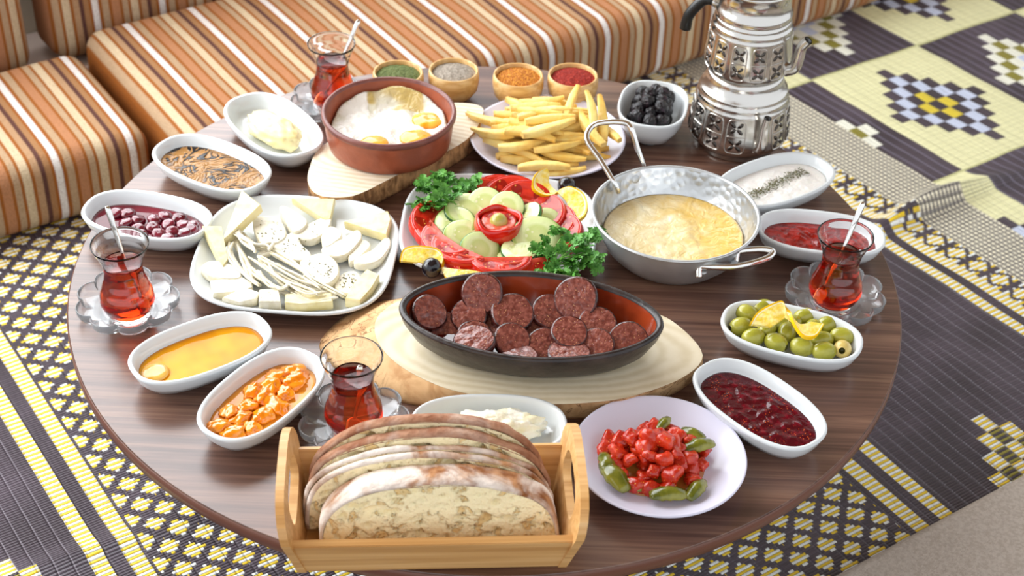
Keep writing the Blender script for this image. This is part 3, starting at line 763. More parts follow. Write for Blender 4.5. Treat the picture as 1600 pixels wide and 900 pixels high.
def saus(r, th, sd):
    def k_(i, z): 
        a = 2*PI*i/40; return r*(1+.035*nz(math.cos(a)+sd, math.sin(a), 0, 1.5)+.012*nz(math.cos(a), math.sin(a)+sd, z*100, 5))
    R = []
    for d, z in ((.0018, -th/2), (.0004, -th/2+.0007), (0, -th/4), (0, th/4), (.0004, th/2-.0007), (.0018, th/2)):
        R.append([((k_(i, z)-d)*math.cos(2*PI*i/40), (k_(i, z)-d)*math.sin(2*PI*i/40), z) for i in range(40)])
    skin = loft(R, False, False)
    tops = [[(x*f, y*f, th/2*s_+s_*.0009*nz(x*f, y*f, sd+s_, 190)+s_*(.0004*(1-f))) for x, y, z in R[-1 if s_ > 0 else 0]] for s_ in (1,) for f in (1, .8, .6, .4, .2)]
    bots = [[(x*f, y*f, -th/2-.0009*nz(x*f, y*f, sd, 190)) for x, y, z in R[0]] for f in (1, .8, .6, .4, .2)]
    cut = loft(tops, False, True); b_ = loft(bots, False, True); cut.add(b_.v, b_.f)
    return fix_normals(skin.mesh('skin', SSKIN)), fix_normals(cut.mesh('cut_face', SCUT))
sv = [saus(.0195, .0085, 1), saus(.0178, .0075, 4), saus(.0185, .009, 8)]
SA_ = [  # crop px x, y, z, tilt, azimuth, scale, mesh, label
 (680, 90, .056, 46, -100, 1.03, 0, 'propped highest against the far rim, left of the middle'), (465, 168, .047, 48, -62, 1.0, 1, 'glistening at the left tip of the boat dish'), (627, 182, .041, 42, -80, 1.0, 1, 'darker, just below the highest left slice'),
 (802, 172, .045, 36, -98, 1.06, 0, 'facing front in the middle of the far row'), (955, 168, .043, 40, -95, 1.0, 2, 'right of the middle in the far row, half behind the big one'), (1060, 112, .055, 44, -104, 1.10, 0, 'largest, propped on the far rim at the right'),
 (1145, 215, .044, 34, -92, 1.05, 1, 'glossy, below the large right slice'), (1270, 282, .043, 44, -112, .97, 0, 'leaning at the right tip of the boat dish'), (1140, 302, .040, 40, -90, 1.0, 1, 'second from the right along the near side'),
 (1030, 250, .046, 32, -92, .95, 2, 'with a bright white glint on its oily face'), (800, 280, .042, 40, -90, 1.0, 1, 'oily, in the middle of the near row'), (715, 238, .032, 30, -90, .95, 1, 'low and dark between the left slices'),
 (650, 268, .040, 32, -60, .95, 2, 'near left, above the edge-on slice'), (935, 303, .036, 35, -90, .95, 0, 'low between the two glossy near slices'), (530, 228, .033, 40, -60, .9, 1, 'low behind the leftmost slice'),
 (648, 286, .046, 8, -140, 1.0, 0, 'seen nearly edge-on at the near left rim'), (830, 350, .038, -6, -90, 1.0, 1, 'flat and edge-on at the near rim, left of the middle'), (1030, 338, .040, -4, -90, 1.05, 0, 'flat and edge-on at the near rim, right of the middle'), (900, 235, .033, 20, -90, .95, 2, 'reddish, deep in the middle of the dish')]
for i, (x, y, z, ti, az, s_, q, lb) in enumerate(SA_):
    ti = ti-(11 if ti > 25 and i not in (0, 5) else 0); az += (0, 12, -22, 18, 26, -6)[i % 6]
    p = at(490+x*.3875, 420+y*.3875, z+.008); t = empty('sausage_slice', (p.x, p.y, z+.005)); t.rotation_euler = orient(facing(ti, az), i); t.scale = (s_,)*3
    tag(t, 'fried sausage slice '+lb, 'sausage', 'sausage slices in the boat dish')
    put('skin', sv[q][0], t); put('cut_face', sv[q][1], t)

# ------------------------------------------------------------------ frying pan
PC = Vector((.1913, .0442, .0003)); t = empty('copper_style_pan', PC); t.name = 'serving_pan'
tag(t, 'hammered aluminium pan with two wire handles holding the cheese fondue', 'pan')
lathe([(.001, 0), (.056, 0), (.060, .002), (.070, .013), (.0785, .029), (.084, .046), (.0848, .049)], 96, True, False).build('body', ALURIM, t)
lathe([(.0848, .049), (.0870, .0492), (.0875, .0505), (.0865, .0517), (.0845, .0515), (.0838, .050)], 96, False, False).build('rolled_rim', ALURIM, t)
lathe([(.0838, .050), (.0825, .046), (.077, .029), (.068, .0135), (.058, .003), (.001, .0025)], 96, False, True).build('inner_wall', ALU, t)
def loc_(px, py, z): v_ = at(px, py, z)-PC; v_.z = z; return v_
def handle(pts, r=.0031): return tube(smoothpts(pts, 7), r, 12)
hp_ = [loc_(966, 300, .040), loc_(961, 288, .050), loc_(938, 250, .068), loc_(917, 218, .082), loc_(926, 197, .090), loc_(950, 191, .093), loc_(978, 193, .092), loc_(988, 205, .086), loc_(996, 232, .068), loc_(1005, 258, .049), loc_(1006, 266, .040)]
hb = handle(hp_).build('wire_handle', STEEL, t); hb['label'] = 'far wire handle standing up'
hp2 = [loc_(1092, 434, .030), loc_(1094, 418, .038), loc_(1112, 417, .040), loc_(1150, 417, .038), loc_(1196, 405, .036), loc_(1207, 394, .037), loc_(1190, 390, .040), loc_(1160, 392, .042), loc_(1152, 396, .040), loc_(1150, 412, .032)]
handle(hp2, .0036).build('wire_handle', STEEL, t)['label'] = 'near wire handle sticking out right'
for (px, py, z) in ((1098, 426, .033), (1146, 410, .034)):
    v_ = loc_(px, py, z); q = sphere(.0045, .0045, .0022, 14, 8); 
    o = q.build('rivet', ALURIM, t, loc=v_); o.rotation_euler = orient((v_.x, v_.y, -.3))
for a in (118, 135):
    v_ = Vector((.0815*math.cos(math.radians(a)), .0815*math.sin(math.radians(a)), .042)); q = sphere(.005, .005, .0012, 16, 8); o = q.build('rivet', ALURIM, t, loc=v_); o.rotation_euler = orient((-v_.x, -v_.y, .03))
m = Mat('cheese_fondue', rough=.2, coat=0, sss=.1, sssr=(1, .8, .3)); x, y, z = m.xyz(); n_ = m.noise(30, 4, 1.5)
f = (x*9+y*1.5+n_*1.2-.3).ss(.1, .9); c = m.mix(m.noise(22, 3, 2).ss(.35, .7), '#e6d09a', '#f7ebc6'); c = m.mix(f*.75, c, '#e3b32a'); m.col(c); m.bump(m.noise(80, 4, 1.2), .0022)
pool(.1455, .1455, 2, .0235, lambda x, y, t: (.0022*fbm(x, y, 0, 42)*(1-t**3) if x < .03 else .0012*fbm(x, y, 0, 42)*(1-t**3)), 34, 110, .004).build('cheese_fondue', m.m, None, loc=PC)
tag(bpy.data.objects['cheese_fondue'], 'creamy pale yellow melted cheese fondue in the metal pan', 'fondue')

# ------------------------------------------------------------------ tomato and pepper plate
pool(.094, .080, 2, .0082, None, 5, 50, .001).build('pan_juice', simple('orange_juice_oil', '#c98a3e', '#b86a28', rough=.08, coat=.4), None, loc=(TC[0]-.006, TC[1]-.003, 0), rz=0)
tag(bpy.data.objects['pan_juice'], 'orange oily juice around the chopped tomato', 'sauce')
TOM = Mat('cooked_tomato', rough=.14, coat=.4, sss=.1, sssr=(1, .3, .2)); n_ = TOM.noise(110, 4); c = TOM.mix((n_.ss(.35, .7)*.6+TOM.rand()*.4), '#ac1608', '#dc421f'); c = TOM.mix(TOM.voro(260).lt(.14), c, '#e89a3c'); TOM.col(c); TOM.bump(TOM.noise(220, 4), .0016)
PEP = simple('cooked_pepper', '#545a12', '#8d8a2c', rough=.2, nscale=70, coat=.4, bscale=90, bdist=.0012)
tv = []
for q in range(6):
    def d(p, q=q): 
        k = 1+.38*nz(p.x*95+q*3, p.y*95, p.z*95)+.10*nz(p.x*320, p.y*320+q, p.z*320); return (p.x*k, p.y*k, p.z*k)
    tv.append(rbox(.0160, .0140, .0115, .0040, 3, 5, d).mesh('tomato_chunk', TOM.m))
random.seed(5)
pts = []
for lay, (z, R, n) in enumerate(((.0135, .043, 26), (.0225, .034, 17), (.0305, .023, 8), (.037, .010, 3))):
    k = 0; tries = 0
    while k < n and tries < 4000:
        tries += 1
        a = random.uniform(0, 2*PI); r = R*math.sqrt(random.random()); x, y = r*math.cos(a)*1.08, r*math.sin(a)*.88
        if all((x-p[0])**2+(y-p[1])**2 > .0115**2 for p in pts if p[2] == lay):
            pts.append((x, y, lay)); k += 1
            tag(put('tomato_chunk', tv[random.randrange(6)], None, (TC[0]+x-.003, TC[1]+y, z), rot=(random.uniform(-.5, .5), random.uniform(-.5, .5), random.uniform(0, 6)), scale=random.uniform(.7, 1.1)), 'cooked red tomato chunk on the round plate', 'tomato', 'tomato chunks on the round plate')
for (px, py, z, a, s_, lb) in ((960, 745, .016, -60, 1.5, 'at the left edge, lying beside the tomato'), (948, 725, .018, 100, 1.1, 'paler, at the far left of the tomato heap'), (1092, 697, .024, 20, 1.15, 'at the right on top of the tomato'), (1045, 773, .014, 5, 1.3, 'poking out at the near edge'), (1083, 678, .022, -30, .9, 'dark, behind the tomato at the far right'), (1037, 662, .026, 60, .8, 'small, at the far tip of the heap'), (1088, 765, .014, 60, 1.1, 'pale, at the near right under the tomato'), (985, 757, .014, -30, .9, 'dark, at the near left under the tomato')):
    p = at(px, py, z); R = []
    for i in range(11):
        f = i/10; r_ = .0066*math.sin(PI*(.08+.84*f))**.5*(1+.3*nz(i*.6, px, 0))
        R.append([((f-.5)*.026, r_*math.cos(2*PI*j/12)*(1+.15*nz(i, j, 0, .7)), r_*.35*math.sin(2*PI*j/12)+.004*math.sin(PI*f)*(1-(math.cos(2*PI*j/12))**2*.8)) for j in range(12)])
    o = loft(R).build('pepper_piece', PEP, None, loc=(p.x, p.y, z), rz=math.radians(a)); o.scale = (s_, s_, s_)
    tag(o, 'cooked green pepper piece '+lb, 'pepper', 'pepper pieces on the round plate')

# ------------------------------------------------------------------ spice bowls
def granules(n, R, zf, s_, mats, k=1):
    mb = MB()
    for i in range(n):
        r = R*math.sqrt(random.random()); a = random.uniform(0, 2*PI); x, y = r*math.cos(a), r*math.sin(a); q = s_*random.uniform(.6, 1.3)
        M = Matrix.Translation((x, y, zf(x, y))) @ Matrix.Rotation(random.uniform(0, 6), 4, 'Z') @ Matrix.Rotation(random.uniform(-.9, .9), 4, 'X')
        mb.add([(-q, 0, 0), (q, 0, 0), (0, -q*.6, 0), (0, q*.6, 0), (0, 0, q*.45), (0, 0, -q*.45)], [(0, 2, 4), (2, 1, 4), (1, 3, 4), (3, 0, 4), (2, 0, 5), (1, 2, 5), (3, 1, 5), (0, 3, 5)], random.randrange(k), M)
    return mb
SPB = [('green', (-.1183, .3286), '#5c6a36', '#7f8a50', 'green dried herb', .0011), ('grey', (-.0533, .3392), '#857a6c', '#a79b8c', 'grey ground pepper', .0006), ('orange', (.0232, .3334), '#b06416', '#d8942e', 'orange brown pepper flakes', .0014), ('red', (.0878, .3386), '#8e1c12', '#b33420', 'brick red ground pepper', .0011)]
for nm, c, c1, c2, lb, gs in SPB:
    o = lathe([(.001, 0), (.0155, 0), (.0165, .0012), (.0165, .003), (.023, .007), (.0285, .015), (.0303, .026), (.0301, .034), (.0292, .0385), (.0278, .0392), (.0266, .0382), (.0262, .030), (.024, .016), (.018, .010), (.001, .008)], 64).build('spice_bowl', SPICEWOOD, None, loc=(c[0], c[1], .0003))
    tag(o, 'small turned wooden bowl of '+lb, 'bowl', 'wooden spice bowls')
    m1 = simple(nm+'_spice', c1, c2, rough=.75, nscale=350, bscale=500, bdist=.001); m2 = simple(nm+'_spice_light', c2, rough=.7); m3 = simple(nm+'_spice_deep', c1, rough=.7)
    zf = lambda x, y: .0335+.004*(1-(x*x+y*y)/.026**2)+.0006*nz(x, y, 0, 180)
    mb = pool(.0525, .0525, 2, 0, lambda x, y, t: zf(x, y), 14, 48, -.029)
    g = granules(1500 if gs > .0007 else 500, .0255, lambda x, y: zf(x, y)+.0002, gs, None, 2)
    mb.add(g.v, g.f); mb.m = mb.m[:len(mb.f)-len(g.f)]+[1+q for q in g.m]
    o = mb.build('ground_spice', [m1, m2, m3], None, smooth=False, loc=(c[0], c[1], .0003))
    tag(o, 'heap of '+lb+' in its wooden bowl', 'spice', kind='stuff')

# ------------------------------------------------------------------ tea glasses, saucers, spoons
def prof_out(z):                              # outer radius of the tulip glass at height z
    K = [(0, .0192), (.003, .0200), (.007, .0196), (.012, .0235), (.020, .0263), (.028, .0255), (.038, .0222), (.048, .0192), (.056, .0183), (.064, .0193), (.074, .0225), (.081, .0258), (.086, .0276)]
    for (a, ra), (b, rb) in zip(K, K[1:]):
        if a <= z <= b:
            f = (z-a)/(b-a); f = f*f*(3-2*f)*.5+f*.5; return ra+(rb-ra)*f
    return K[-1][1]
def tea_glass(c, zb, label, level=.066, spoon=None):
    out = [(.001, .0005), (.016, .0005), (.0185, 0)]+[(prof_out(.086*i/40), .086*i/40+.0004) for i in range(0, 41)]
    inn = [(.0274, .0872), (.0268, .0868)]+[(prof_out(.086*i/40)-.0012, .086*i/40) for i in range(39, 4, -1)]+[(.016, .0068), (.001, .006)]
    o = lathe(out+inn, 64).build('tea_glass', GLASS, None, loc=(c[0], c[1], zb)); tag(o, 'tulip shaped glass of red tea '+label, 'glass', 'tulip tea glasses')
    n = int(level/.086*40)
    lp = [(.001, .0064), (.0158, .0070)]+[(prof_out(.086*i/40)-.0010, .086*i/40) for i in range(5, n+1)]
    lp += [(lp[-1][0]-.0004, lp[-1][1]-.0003), (.001, lp[-1][1]-.0003)]
    o = lathe(lp, 64).build('tea', TEA, None, loc=(c[0], c[1], zb)); tag(o, 'clear red black tea inside the glass '+label, 'tea', 'tea in the glasses')
def saucer(c, label, rot=0):
    def ring(s_, z, lob):
        out = []
        for i in range(216):
            a = 2*PI*i/216; l = abs(math.cos(4.5*(a+rot)))**.55
            out.append((s_*(1-lob+lob*l)*math.cos(a), s_*(1-lob+lob*l)*math.sin(a), z))
        return out
    R = [ring(.004, .0008, 0), ring(.022, .0008, 0), ring(.023, 0, 0), ring(.0255, 0, 0), ring(.0265, .0015, 0), ring(.036, .003, .10), ring(.0475, .0045, .16), ring(.0500, .008, .18), ring(.0508, .0150, .18), ring(.0502, .0160, .18), ring(.0492, .0150, .18), ring(.0484, .0085, .18), ring(.0462, .0068, .16), ring(.034, .0052, .08), ring(.026, .0044, 0), ring(.022, .0038, 0), ring(.004, .0036, 0)]
    o = loft(R).build('saucer', SAUCERG, None, loc=(c[0], c[1], .0003)); tag(o, 'clear glass flower shaped saucer '+label, 'saucer', 'flower shaped glass saucers')
def spoon(tipdown, tipup, label, r=.0019):
    a, b = Vector(tipdown), Vector(tipup); L = (b-a).length; R = []
    P = [a.lerp(b, f) for f in (0, .15, .3, .5, .7, .85, .95, 1)]
    up = (b-a).normalized(); s_ = up.cross(Vector((0, -1, .3))).normalized(); n = s_.cross(up)
    wd = [(.0012, .001), (.0012, .001), (.0013, .001), (.0016, .0010), (.0024, .0010), (.0029, .0010), (.0030, .0010), (.0018, .0008)]
    for p, (w_, h_) in zip(P, wd): R.append([tuple(p+s_*w_*sgn(math.cos(q))*abs(math.cos(q))**.6+n*h_*sgn(math.sin(q))*abs(math.sin(q))**.6) for q in [2*PI*(j+.5)/12 for j in range(12)]])
    t = empty('teaspoon', a); tag(t, label, 'spoon', 'teaspoons in the tea glasses')
    mb = loft(R); mb.v = [tuple(Vector(v_)-a) for v_ in mb.v]; mb.build('spoon_handle', STEEL, t)
    # bowl
    M = Matrix((( *s_, 0), (*up, 0), (*n, 0), (0, 0, 0, 1))).transposed()
    q = sphere(.0055, .0088, .0016, 16, 10); q.v = [tuple(M @ Vector(v_)) for v_ in q.v]; q.build('spoon_bowl', STEEL, t)
TZ = .0042
GL = {'L': at(207, 487, .004), 'R': at(1302, 472, .004), 'T': at(520, 165, .004), 'B': at(552, 668, .004)}
GL['T'] = Vector((-.1915, .2975, 0)); GL['B'] = Vector((-.1105, -.2545, 0)); GL['L'] = Vector((-.3450, -.1035, 0)); GL['R'] = Vector((.3482, -.0415, 0))
tx = {'L': 'at the left table edge', 'R': 'at the right table edge', 'T': 'at the far edge behind the clay dish', 'B': 'at the near side behind the bread box'}
sc_c = {'L': (-.3495, -.0895), 'R': (.3515, -.0315), 'T': (-.193, .3065), 'B': (-.1116, -.2480)}
for q in 'LRTB':
    saucer(sc_c[q], tx[q], .2*ord(q)); tea_glass(GL[q], TZ, tx[q])
def inside(q, dx, dy, z): return Vector((GL[q].x+dx, GL[q].y+dy, TZ+z))
spoon(inside('L', .010, .002, .014), at(167, 322, .115), 'steel teaspoon leaning left out of the left tea glass')
spoon(inside('R', -.011, -.002, .014), at(1349, 316, .112), 'steel teaspoon leaning right out of the right tea glass')
spoon(inside('T', -.010, 0, .014), at(561, 31, .112), 'steel teaspoon leaning out of the far tea glass')
spoon(inside('B', .000, -.006, .014), inside('B', .006, .010, .068), 'short dark looking teaspoon standing in the near tea glass')

# ------------------------------------------------------------------ double teapot
KC = Vector((.2787, .2665, .0003))
lowprof = [(0.044, 0), (0.045, 0.002), (0.044, 0.006), (0.05, 0.01), (0.056, 0.016), (0.0575, 0.022), (0.0562, 0.034), (0.0545, 0.048), (0.053, 0.061), (0.0532, 0.0635), (0.0508, 0.0655), (0.0518, 0.068), (0.0516, 0.0705), (0.0492, 0.0725), (0.05, 0.0755), (0.0494, 0.0775), (0.0468, 0.0795), (0.0462, 0.083), (0.044, 0.086), (0.0434, 0.091), (0.0428, 0.097), (0.0405, 0.098)]
upprof = [(0.04, 0), (0.044, 0.0015), (0.0472, 0.008), (0.048, 0.015), (0.047, 0.03), (0.0452, 0.05), (0.0452, 0.0525), (0.0434, 0.0545), (0.0444, 0.057), (0.0444, 0.059), (0.0422, 0.0605), (0.0428, 0.064), (0.042, 0.0665), (0.0408, 0.068), (0.0424, 0.072), (0.0424, 0.075), (0.04, 0.078), (0.0388, 0.086), (0.0388, 0.098), (0.0412, 0.1), (0.0416, 0.104)]
def rad(prof, z):
    for (ra, a), (rb, b) in zip(prof, prof[1:]):
        if a <= z <= b and b > a: return ra+(rb-ra)*(z-a)/(b-a)
    return prof[-1][0]
def on_pot(prof, a, z, off=0):
    r = rad(prof, z)+off; return Vector((r*math.cos(a), r*math.sin(a), z))
def flower_panel(prof, a0, z0, z1, w_, parent, nfl=2):
    mb = MB(); zc = (z0+z1)/2; hh = (z1-z0)/2
    pts = [(x, y) for x, y in sell(2*w_, 2*hh, 5, 36)]
    fr = tube([on_pot(prof, a0+x/.05, zc+y, .0003) for x, y in pts], .0007, 6, closed=True); mb.add(fr.v, fr.f)
    for k in range(nfl):
        zc2 = z0+(k+.5)*(z1-z0)/nfl; s_ = min(w_, (z1-z0)/nfl/2)*.86
        if k: 
            q = tube([on_pot(prof, a0+x/.05, z0+k*(z1-z0)/nfl, .0003) for x in (-w_, -w_/2, 0, w_/2, w_)], .0006, 6); mb.add(q.v, q.f)
        for j in range(4):
            b = PI/4+j*PI/2; px, py = math.cos(b)*s_*.62, math.sin(b)*s_*.62
            c = on_pot(prof, a0+px/.05, zc2+py, -.0001); n = Vector((math.cos(a0), math.sin(a0), 0)); tx_ = Vector((-math.sin(a0), math.cos(a0), 0)); up = Vector((0, 0, 1))
            e1 = tx_*math.cos(b)+up*math.sin(b); e2 = n.cross(e1)
            M = Matrix(((e1.x, e2.x, n.x, c.x), (e1.y, e2.y, n.y, c.y), (e1.z, e2.z, n.z, c.z), (0, 0, 0, 1)))
            q = sphere(s_*.52, s_*.27, .0013, 12, 8); mb.add(q.v, q.f, 1, M)
        q = sphere(s_*.16, .0014, s_*.16, 10, 8); mb.add(q.v, q.f, 0, Matrix.Translation(on_pot(prof, a0, zc2)) @ Matrix.Rotation(a0-PI/2, 4, 'Z'))
    mb.build('flower_panel', [SILVER, DARKSIL], parent)
DARKSIL = metal('darkened_silver', '#57524e', .25)
def spout(pts, rr, parent):
    P = smoothpts(pts, 5); n = len(P); R = [rr[0]+(rr[1]-rr[0])*(i/(n-1))**.6 for i in range(n)]
    so = tube(P, R, 16, cap=False).build('spout', SILVER, parent)
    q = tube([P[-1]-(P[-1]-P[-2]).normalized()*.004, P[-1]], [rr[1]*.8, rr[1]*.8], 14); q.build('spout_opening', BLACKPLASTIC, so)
low = empty('lower_teapot', KC); tag(low, 'lower silver kettle of the stacked teapot, standing on the table', 'teapot')
lathe(lowprof, 96, True, True).build('body', SILVER, low)
sa = math.radians(-72)
for k in range(12):
    a = sa+math.radians(28)+k*math.radians(27.6)
    flower_panel(lowprof, a, .019, .060, .0098, low)
spout([on_pot(lowprof, sa, .024, -.002), on_pot(lowprof, sa, .030, .006), on_pot(lowprof, sa, .045, .010), on_pot(lowprof, sa, .060, .012), on_pot(lowprof, sa, .072, .018)], (.0078, .0042), low)
pt = [on_pot(lowprof, sa+PI, .070, -.001), on_pot(lowprof, sa+PI, .072, .02), on_pot(lowprof, sa+PI, .060, .035), on_pot(lowprof, sa+PI, .035, .036), on_pot(lowprof, sa+PI, .022, .030)]
tube(smoothpts(pt, 6), .005, 12).build('handle', BLACKPLASTIC, low)
up_ = empty('upper_teapot', KC+Vector((0, 0, .0982))); tag(up_, 'upper silver teapot stacked on the kettle, black handle at its left', 'teapot')
lathe(upprof, 96, True, True).build('body', SILVER, up_)
su_ = math.radians(-28)
for k in range(12):
    a = su_+math.radians(-27)-k*math.radians(27.6)
    flower_panel(upprof, a, .008, .048, .0090, up_)
spout([on_pot(upprof, su_, .012, -.002), on_pot(upprof, su_, .017, .007), on_pot(upprof, su_, .030, .011), on_pot(upprof, su_, .044, .014), on_pot(upprof, su_, .054, .022)], (.0085, .0052), up_)
ha = math.radians(165)
tube([on_pot(upprof, ha, .070, -.004), on_pot(upprof, ha, .074, .004), on_pot(upprof, ha, .075, .008)], .0048, 10).build('handle_bracket', SILVER, up_)
pt = [on_pot(upprof, ha, .075, .004), on_pot(upprof, ha, .075, .012), on_pot(upprof, ha, .068, .021), on_pot(upprof, ha, .052, .026), on_pot(upprof, ha, .036, .027)]
tube(smoothpts(pt, 6), [.0055]*4+[.0062]*17+[.0066]*4, 14).build('handle', BLACKPLASTIC, up_)
lathe([(.041, .104), (.040, .107), (.032, .116), (.018, .124), (.006, .127)], 64).build('lid', SILVER, up_)
lathe([(.005, .127), (.005, .133), (.008, .137), (.001, .142)], 24).build('knob', BLACKPLASTIC, bpy.data.objects['lid'])

# ------------------------------------------------------------------ cheese plate
m = Mat('white_cheese', rough=.45, sss=.12, sssr=(1, .9, .6)); m.col(m.mix(m.noise(120, 3).ss(.4, .7), '#ebe4d0', '#dfd6b8')); m.bump(m.noise(300, 4), .0007); WCH = m.m
m = Mat('yellow_cheese', rough=.4, sss=.12, sssr=(1, .85, .4)); m.col(m.mix(m.noise(90, 3).ss(.4, .7), '#ecdfae', '#e3d293')); m.bump(m.noise(200, 3), .0004); YCH = m.m
RIND = simple('cheese_rind', '#e2cf86', '#d8c070', rough=.5)
def cpx(x, y, z): return at(280+x/3.914, 280+y/3.914, z)
def piece(name, pts, z0, z1, mm, label, bev=.0012, dz=None, herbs=0, rnd=False, tilt=None):
    P = [cpx(x, y, z1) for x, y in pts]; c = sum(P, Vector())/len(P)
    o2 = [(p.x-c.x, p.y-c.y) for p in P]
    if rnd:
        q = smoothpts([Vector((x, y, 0)) for x, y in (o2[-2:]+o2+o2[:3])], 6)[12:12+6*len(o2)]; o2 = [(v_.x, v_.y) for v_ in q]
    th = z1-z0; mb = prism(o2, 0, th, 0, bev)
    o = put(name, fix_normals(mb.mesh(name, mm, True, 40)), None, (c.x, c.y, z0))
    if tilt: o.rotation_euler = tilt
    tag(o, label, 'cheese', 'cheese pieces on the square plate')
    if herbs:
        xs = [p[0] for p in o2]; ys = [p[1] for p in o2]
        def fp(): return Vector((random.uniform(min(xs), max(xs))*.62, random.uniform(min(ys), max(ys))*.62, th+.0004))
        flakes(herbs, fp, .0011).build('herb_flakes', HERB, o, smooth=False)['kind'] = 'stuff'
    return o
B = .0078
piece('cheese_wedge', [(400, 85), (512, 172), (300, 318), (262, 340)], .022, .033, YCH, 'tall yellow cheese wedge at the far left corner of the cheese plate', tilt=(.15, -.12, 0))
piece('cheese_wedge', [(135, 300), (252, 292), (292, 470), (262, 505)], .016, .027, YCH, 'narrow yellow cheese wedge at the left rim of the cheese plate', tilt=(.1, .12, 0))
piece('cheese_wedge', [(690, 120), (955, 122), (925, 222), (890, 225)], .014, .024, YCH, 'pale yellow cheese wedge lying at the far rim of the cheese plate', tilt=(.22, 0, 0))
piece('cheese_wedge', [(1012, 238), (1285, 200), (1305, 245), (1272, 332)], .013, .024, YCH, 'cheese wedge with a golden rind at the far right corner', tilt=(.1, -.1, 0))
piece('cheese_wedge', [(1150, 545), (1225, 580), (1180, 665), (1105, 742), (1015, 728), (1060, 640)], .012, .024, YCH, 'large yellow edged cheese piece at the near right corner')
piece('cheese_stick', [(648, 700), (935, 696), (940, 745), (735, 765), (645, 752)], .0125, .023, YCH, 'thick yellow cheese stick at the near rim')
piece('white_cheese_slice', [(452, 240), (590, 228), (650, 300), (645, 360), (560, 398), (490, 370)], .012, .021, WCH, 'white cheese slice with a few herb flakes, upper left of the middle', herbs=22, rnd=True)
piece('white_cheese_slice', [(612, 170), (660, 168), (775, 240), (770, 290), (700, 318), (640, 230)], .010, .023, WCH, 'thick white cheese block standing near the far rim', rnd=True)
piece('white_cheese_slice', [(700, 325), (900, 222), (928, 260), (880, 335), (790, 370)], .011, .020, WCH, 'half moon cheese slice first from the left in the far row', rnd=True, herbs=4)
piece('white_cheese_slice', [(872, 330), (930, 285), (990, 320), (985, 360), (890, 415)], .012, .020, WCH, 'small cheese slice tucked behind the second half moon', rnd=True)
piece('white_cheese_slice', [(872, 420), (1000, 360), (1090, 308), (1115, 360), (1030, 455), (930, 470)], .0105, .0195, WCH, 'half moon cheese slice in the middle of the far row', rnd=True)
piece('white_cheese_slice', [(1040, 450), (1120, 370), (1170, 400), (1110, 470), (1045, 500)], B, .017, WCH, 'small cheese slice between the two right half moons', rnd=True)
piece('white_cheese_slice', [(1068, 495), (1190, 420), (1270, 350), (1292, 400), (1230, 490), (1130, 520)], .010, .019, WCH, 'half moon cheese slice furthest right in the row', rnd=True)
piece('white_cheese_slice', [(580, 400), (700, 320), (745, 390), (808, 460), (750, 495), (650, 480)], .0105, .0195, WCH, 'herb speckled cheese slice in the middle of the plate', herbs=38, rnd=True)
piece('white_cheese_slice', [(740, 500), (870, 450), (960, 500), (975, 580), (900, 640), (800, 590)], .0115, .0215, WCH, 'round herb speckled cheese slice right of the middle', herbs=30, rnd=True)
piece('white_cheese_slice', [(950, 660), (990, 580), (1080, 560), (1110, 620), (1040, 700)], B, .016, WCH, 'herb covered cheese slice beside the near right piece', herbs=38, rnd=True)
piece('white_cheese_slice', [(130, 540), (200, 495), (320, 520), (378, 570), (360, 605), (220, 600)], .011, .021, WCH, 'curved white cheese slice, uppermost of three on the left side', rnd=True)
piece('white_cheese_slice', [(188, 620), (380, 590), (450, 630), (450, 660), (330, 690), (205, 700)], .010, .020, WCH, 'white cheese slab, middle one of three on the left side')
piece('white_cheese_slice', [(262, 722), (400, 655), (495, 690), (470, 730), (360, 755)], .0115, .021, WCH, 'white cheese slab nearest the rim on the left side')
piece('white_cheese_slice', [(490, 672), (610, 668), (622, 748), (485, 748)], .0125, .025, WCH, 'short white cheese block at the near rim', herbs=3)
random.seed(3)
strands = [((345, 320), (330, 370), (420, 520), (465, 640)), ((300, 370), (330, 480), (420, 600), (500, 650)), ((330, 330), (470, 400), (560, 400), (545, 430)), ((390, 330), (440, 400), (540, 450), (480, 465)),
 ((430, 480), (560, 560), (700, 640), (860, 690)), ((480, 470), (620, 540), (740, 600), (850, 660)), ((500, 500), (600, 600), (740, 680), (930, 720)), ((550, 450), (700, 530), (860, 630), (1000, 720)),
 ((520, 520), (640, 620), (780, 690), (880, 695)), ((430, 530), (520, 620), (640, 700), (800, 725)), ((560, 430), (660, 500), (760, 560), (790, 600)), ((480, 560), (560, 640), (640, 670), (660, 640)), ((600, 520), (700, 590), (820, 650), (960, 700)), ((690, 700), (800, 735), (900, 730), (955, 715)), ((320, 310), (360, 300), (395, 380), (470, 440))]
for i, s_ in enumerate(strands*3):
    j0 = 0 if i < len(strands) else (13 if i < 2*len(strands) else 22)
    P = [cpx(x+random.uniform(-j0, j0)*1.6, y+random.uniform(-j0, j0), .0145+.0042*(i % 3)+(.003 if j0 else 0)) for x, y in s_]; c = P[0].copy(); P = smoothpts([p-c for p in P], 8)
    n = len(P); R_ = [(.0028 if i % 3 else .0040)*(.7 if j0 else 1)*min(1, .6+3*min(j, n-1-j)/n)*(1+.28*nz(j*.5, i)) for j in range(n)]
    o = tube(P, R_, 10, flat=.65).build('cheese_strand', WCH, None, loc=c)
    tag(o, 'stringy white cheese strand in the bundle across the cheese plate', 'cheese', 'string cheese strands')

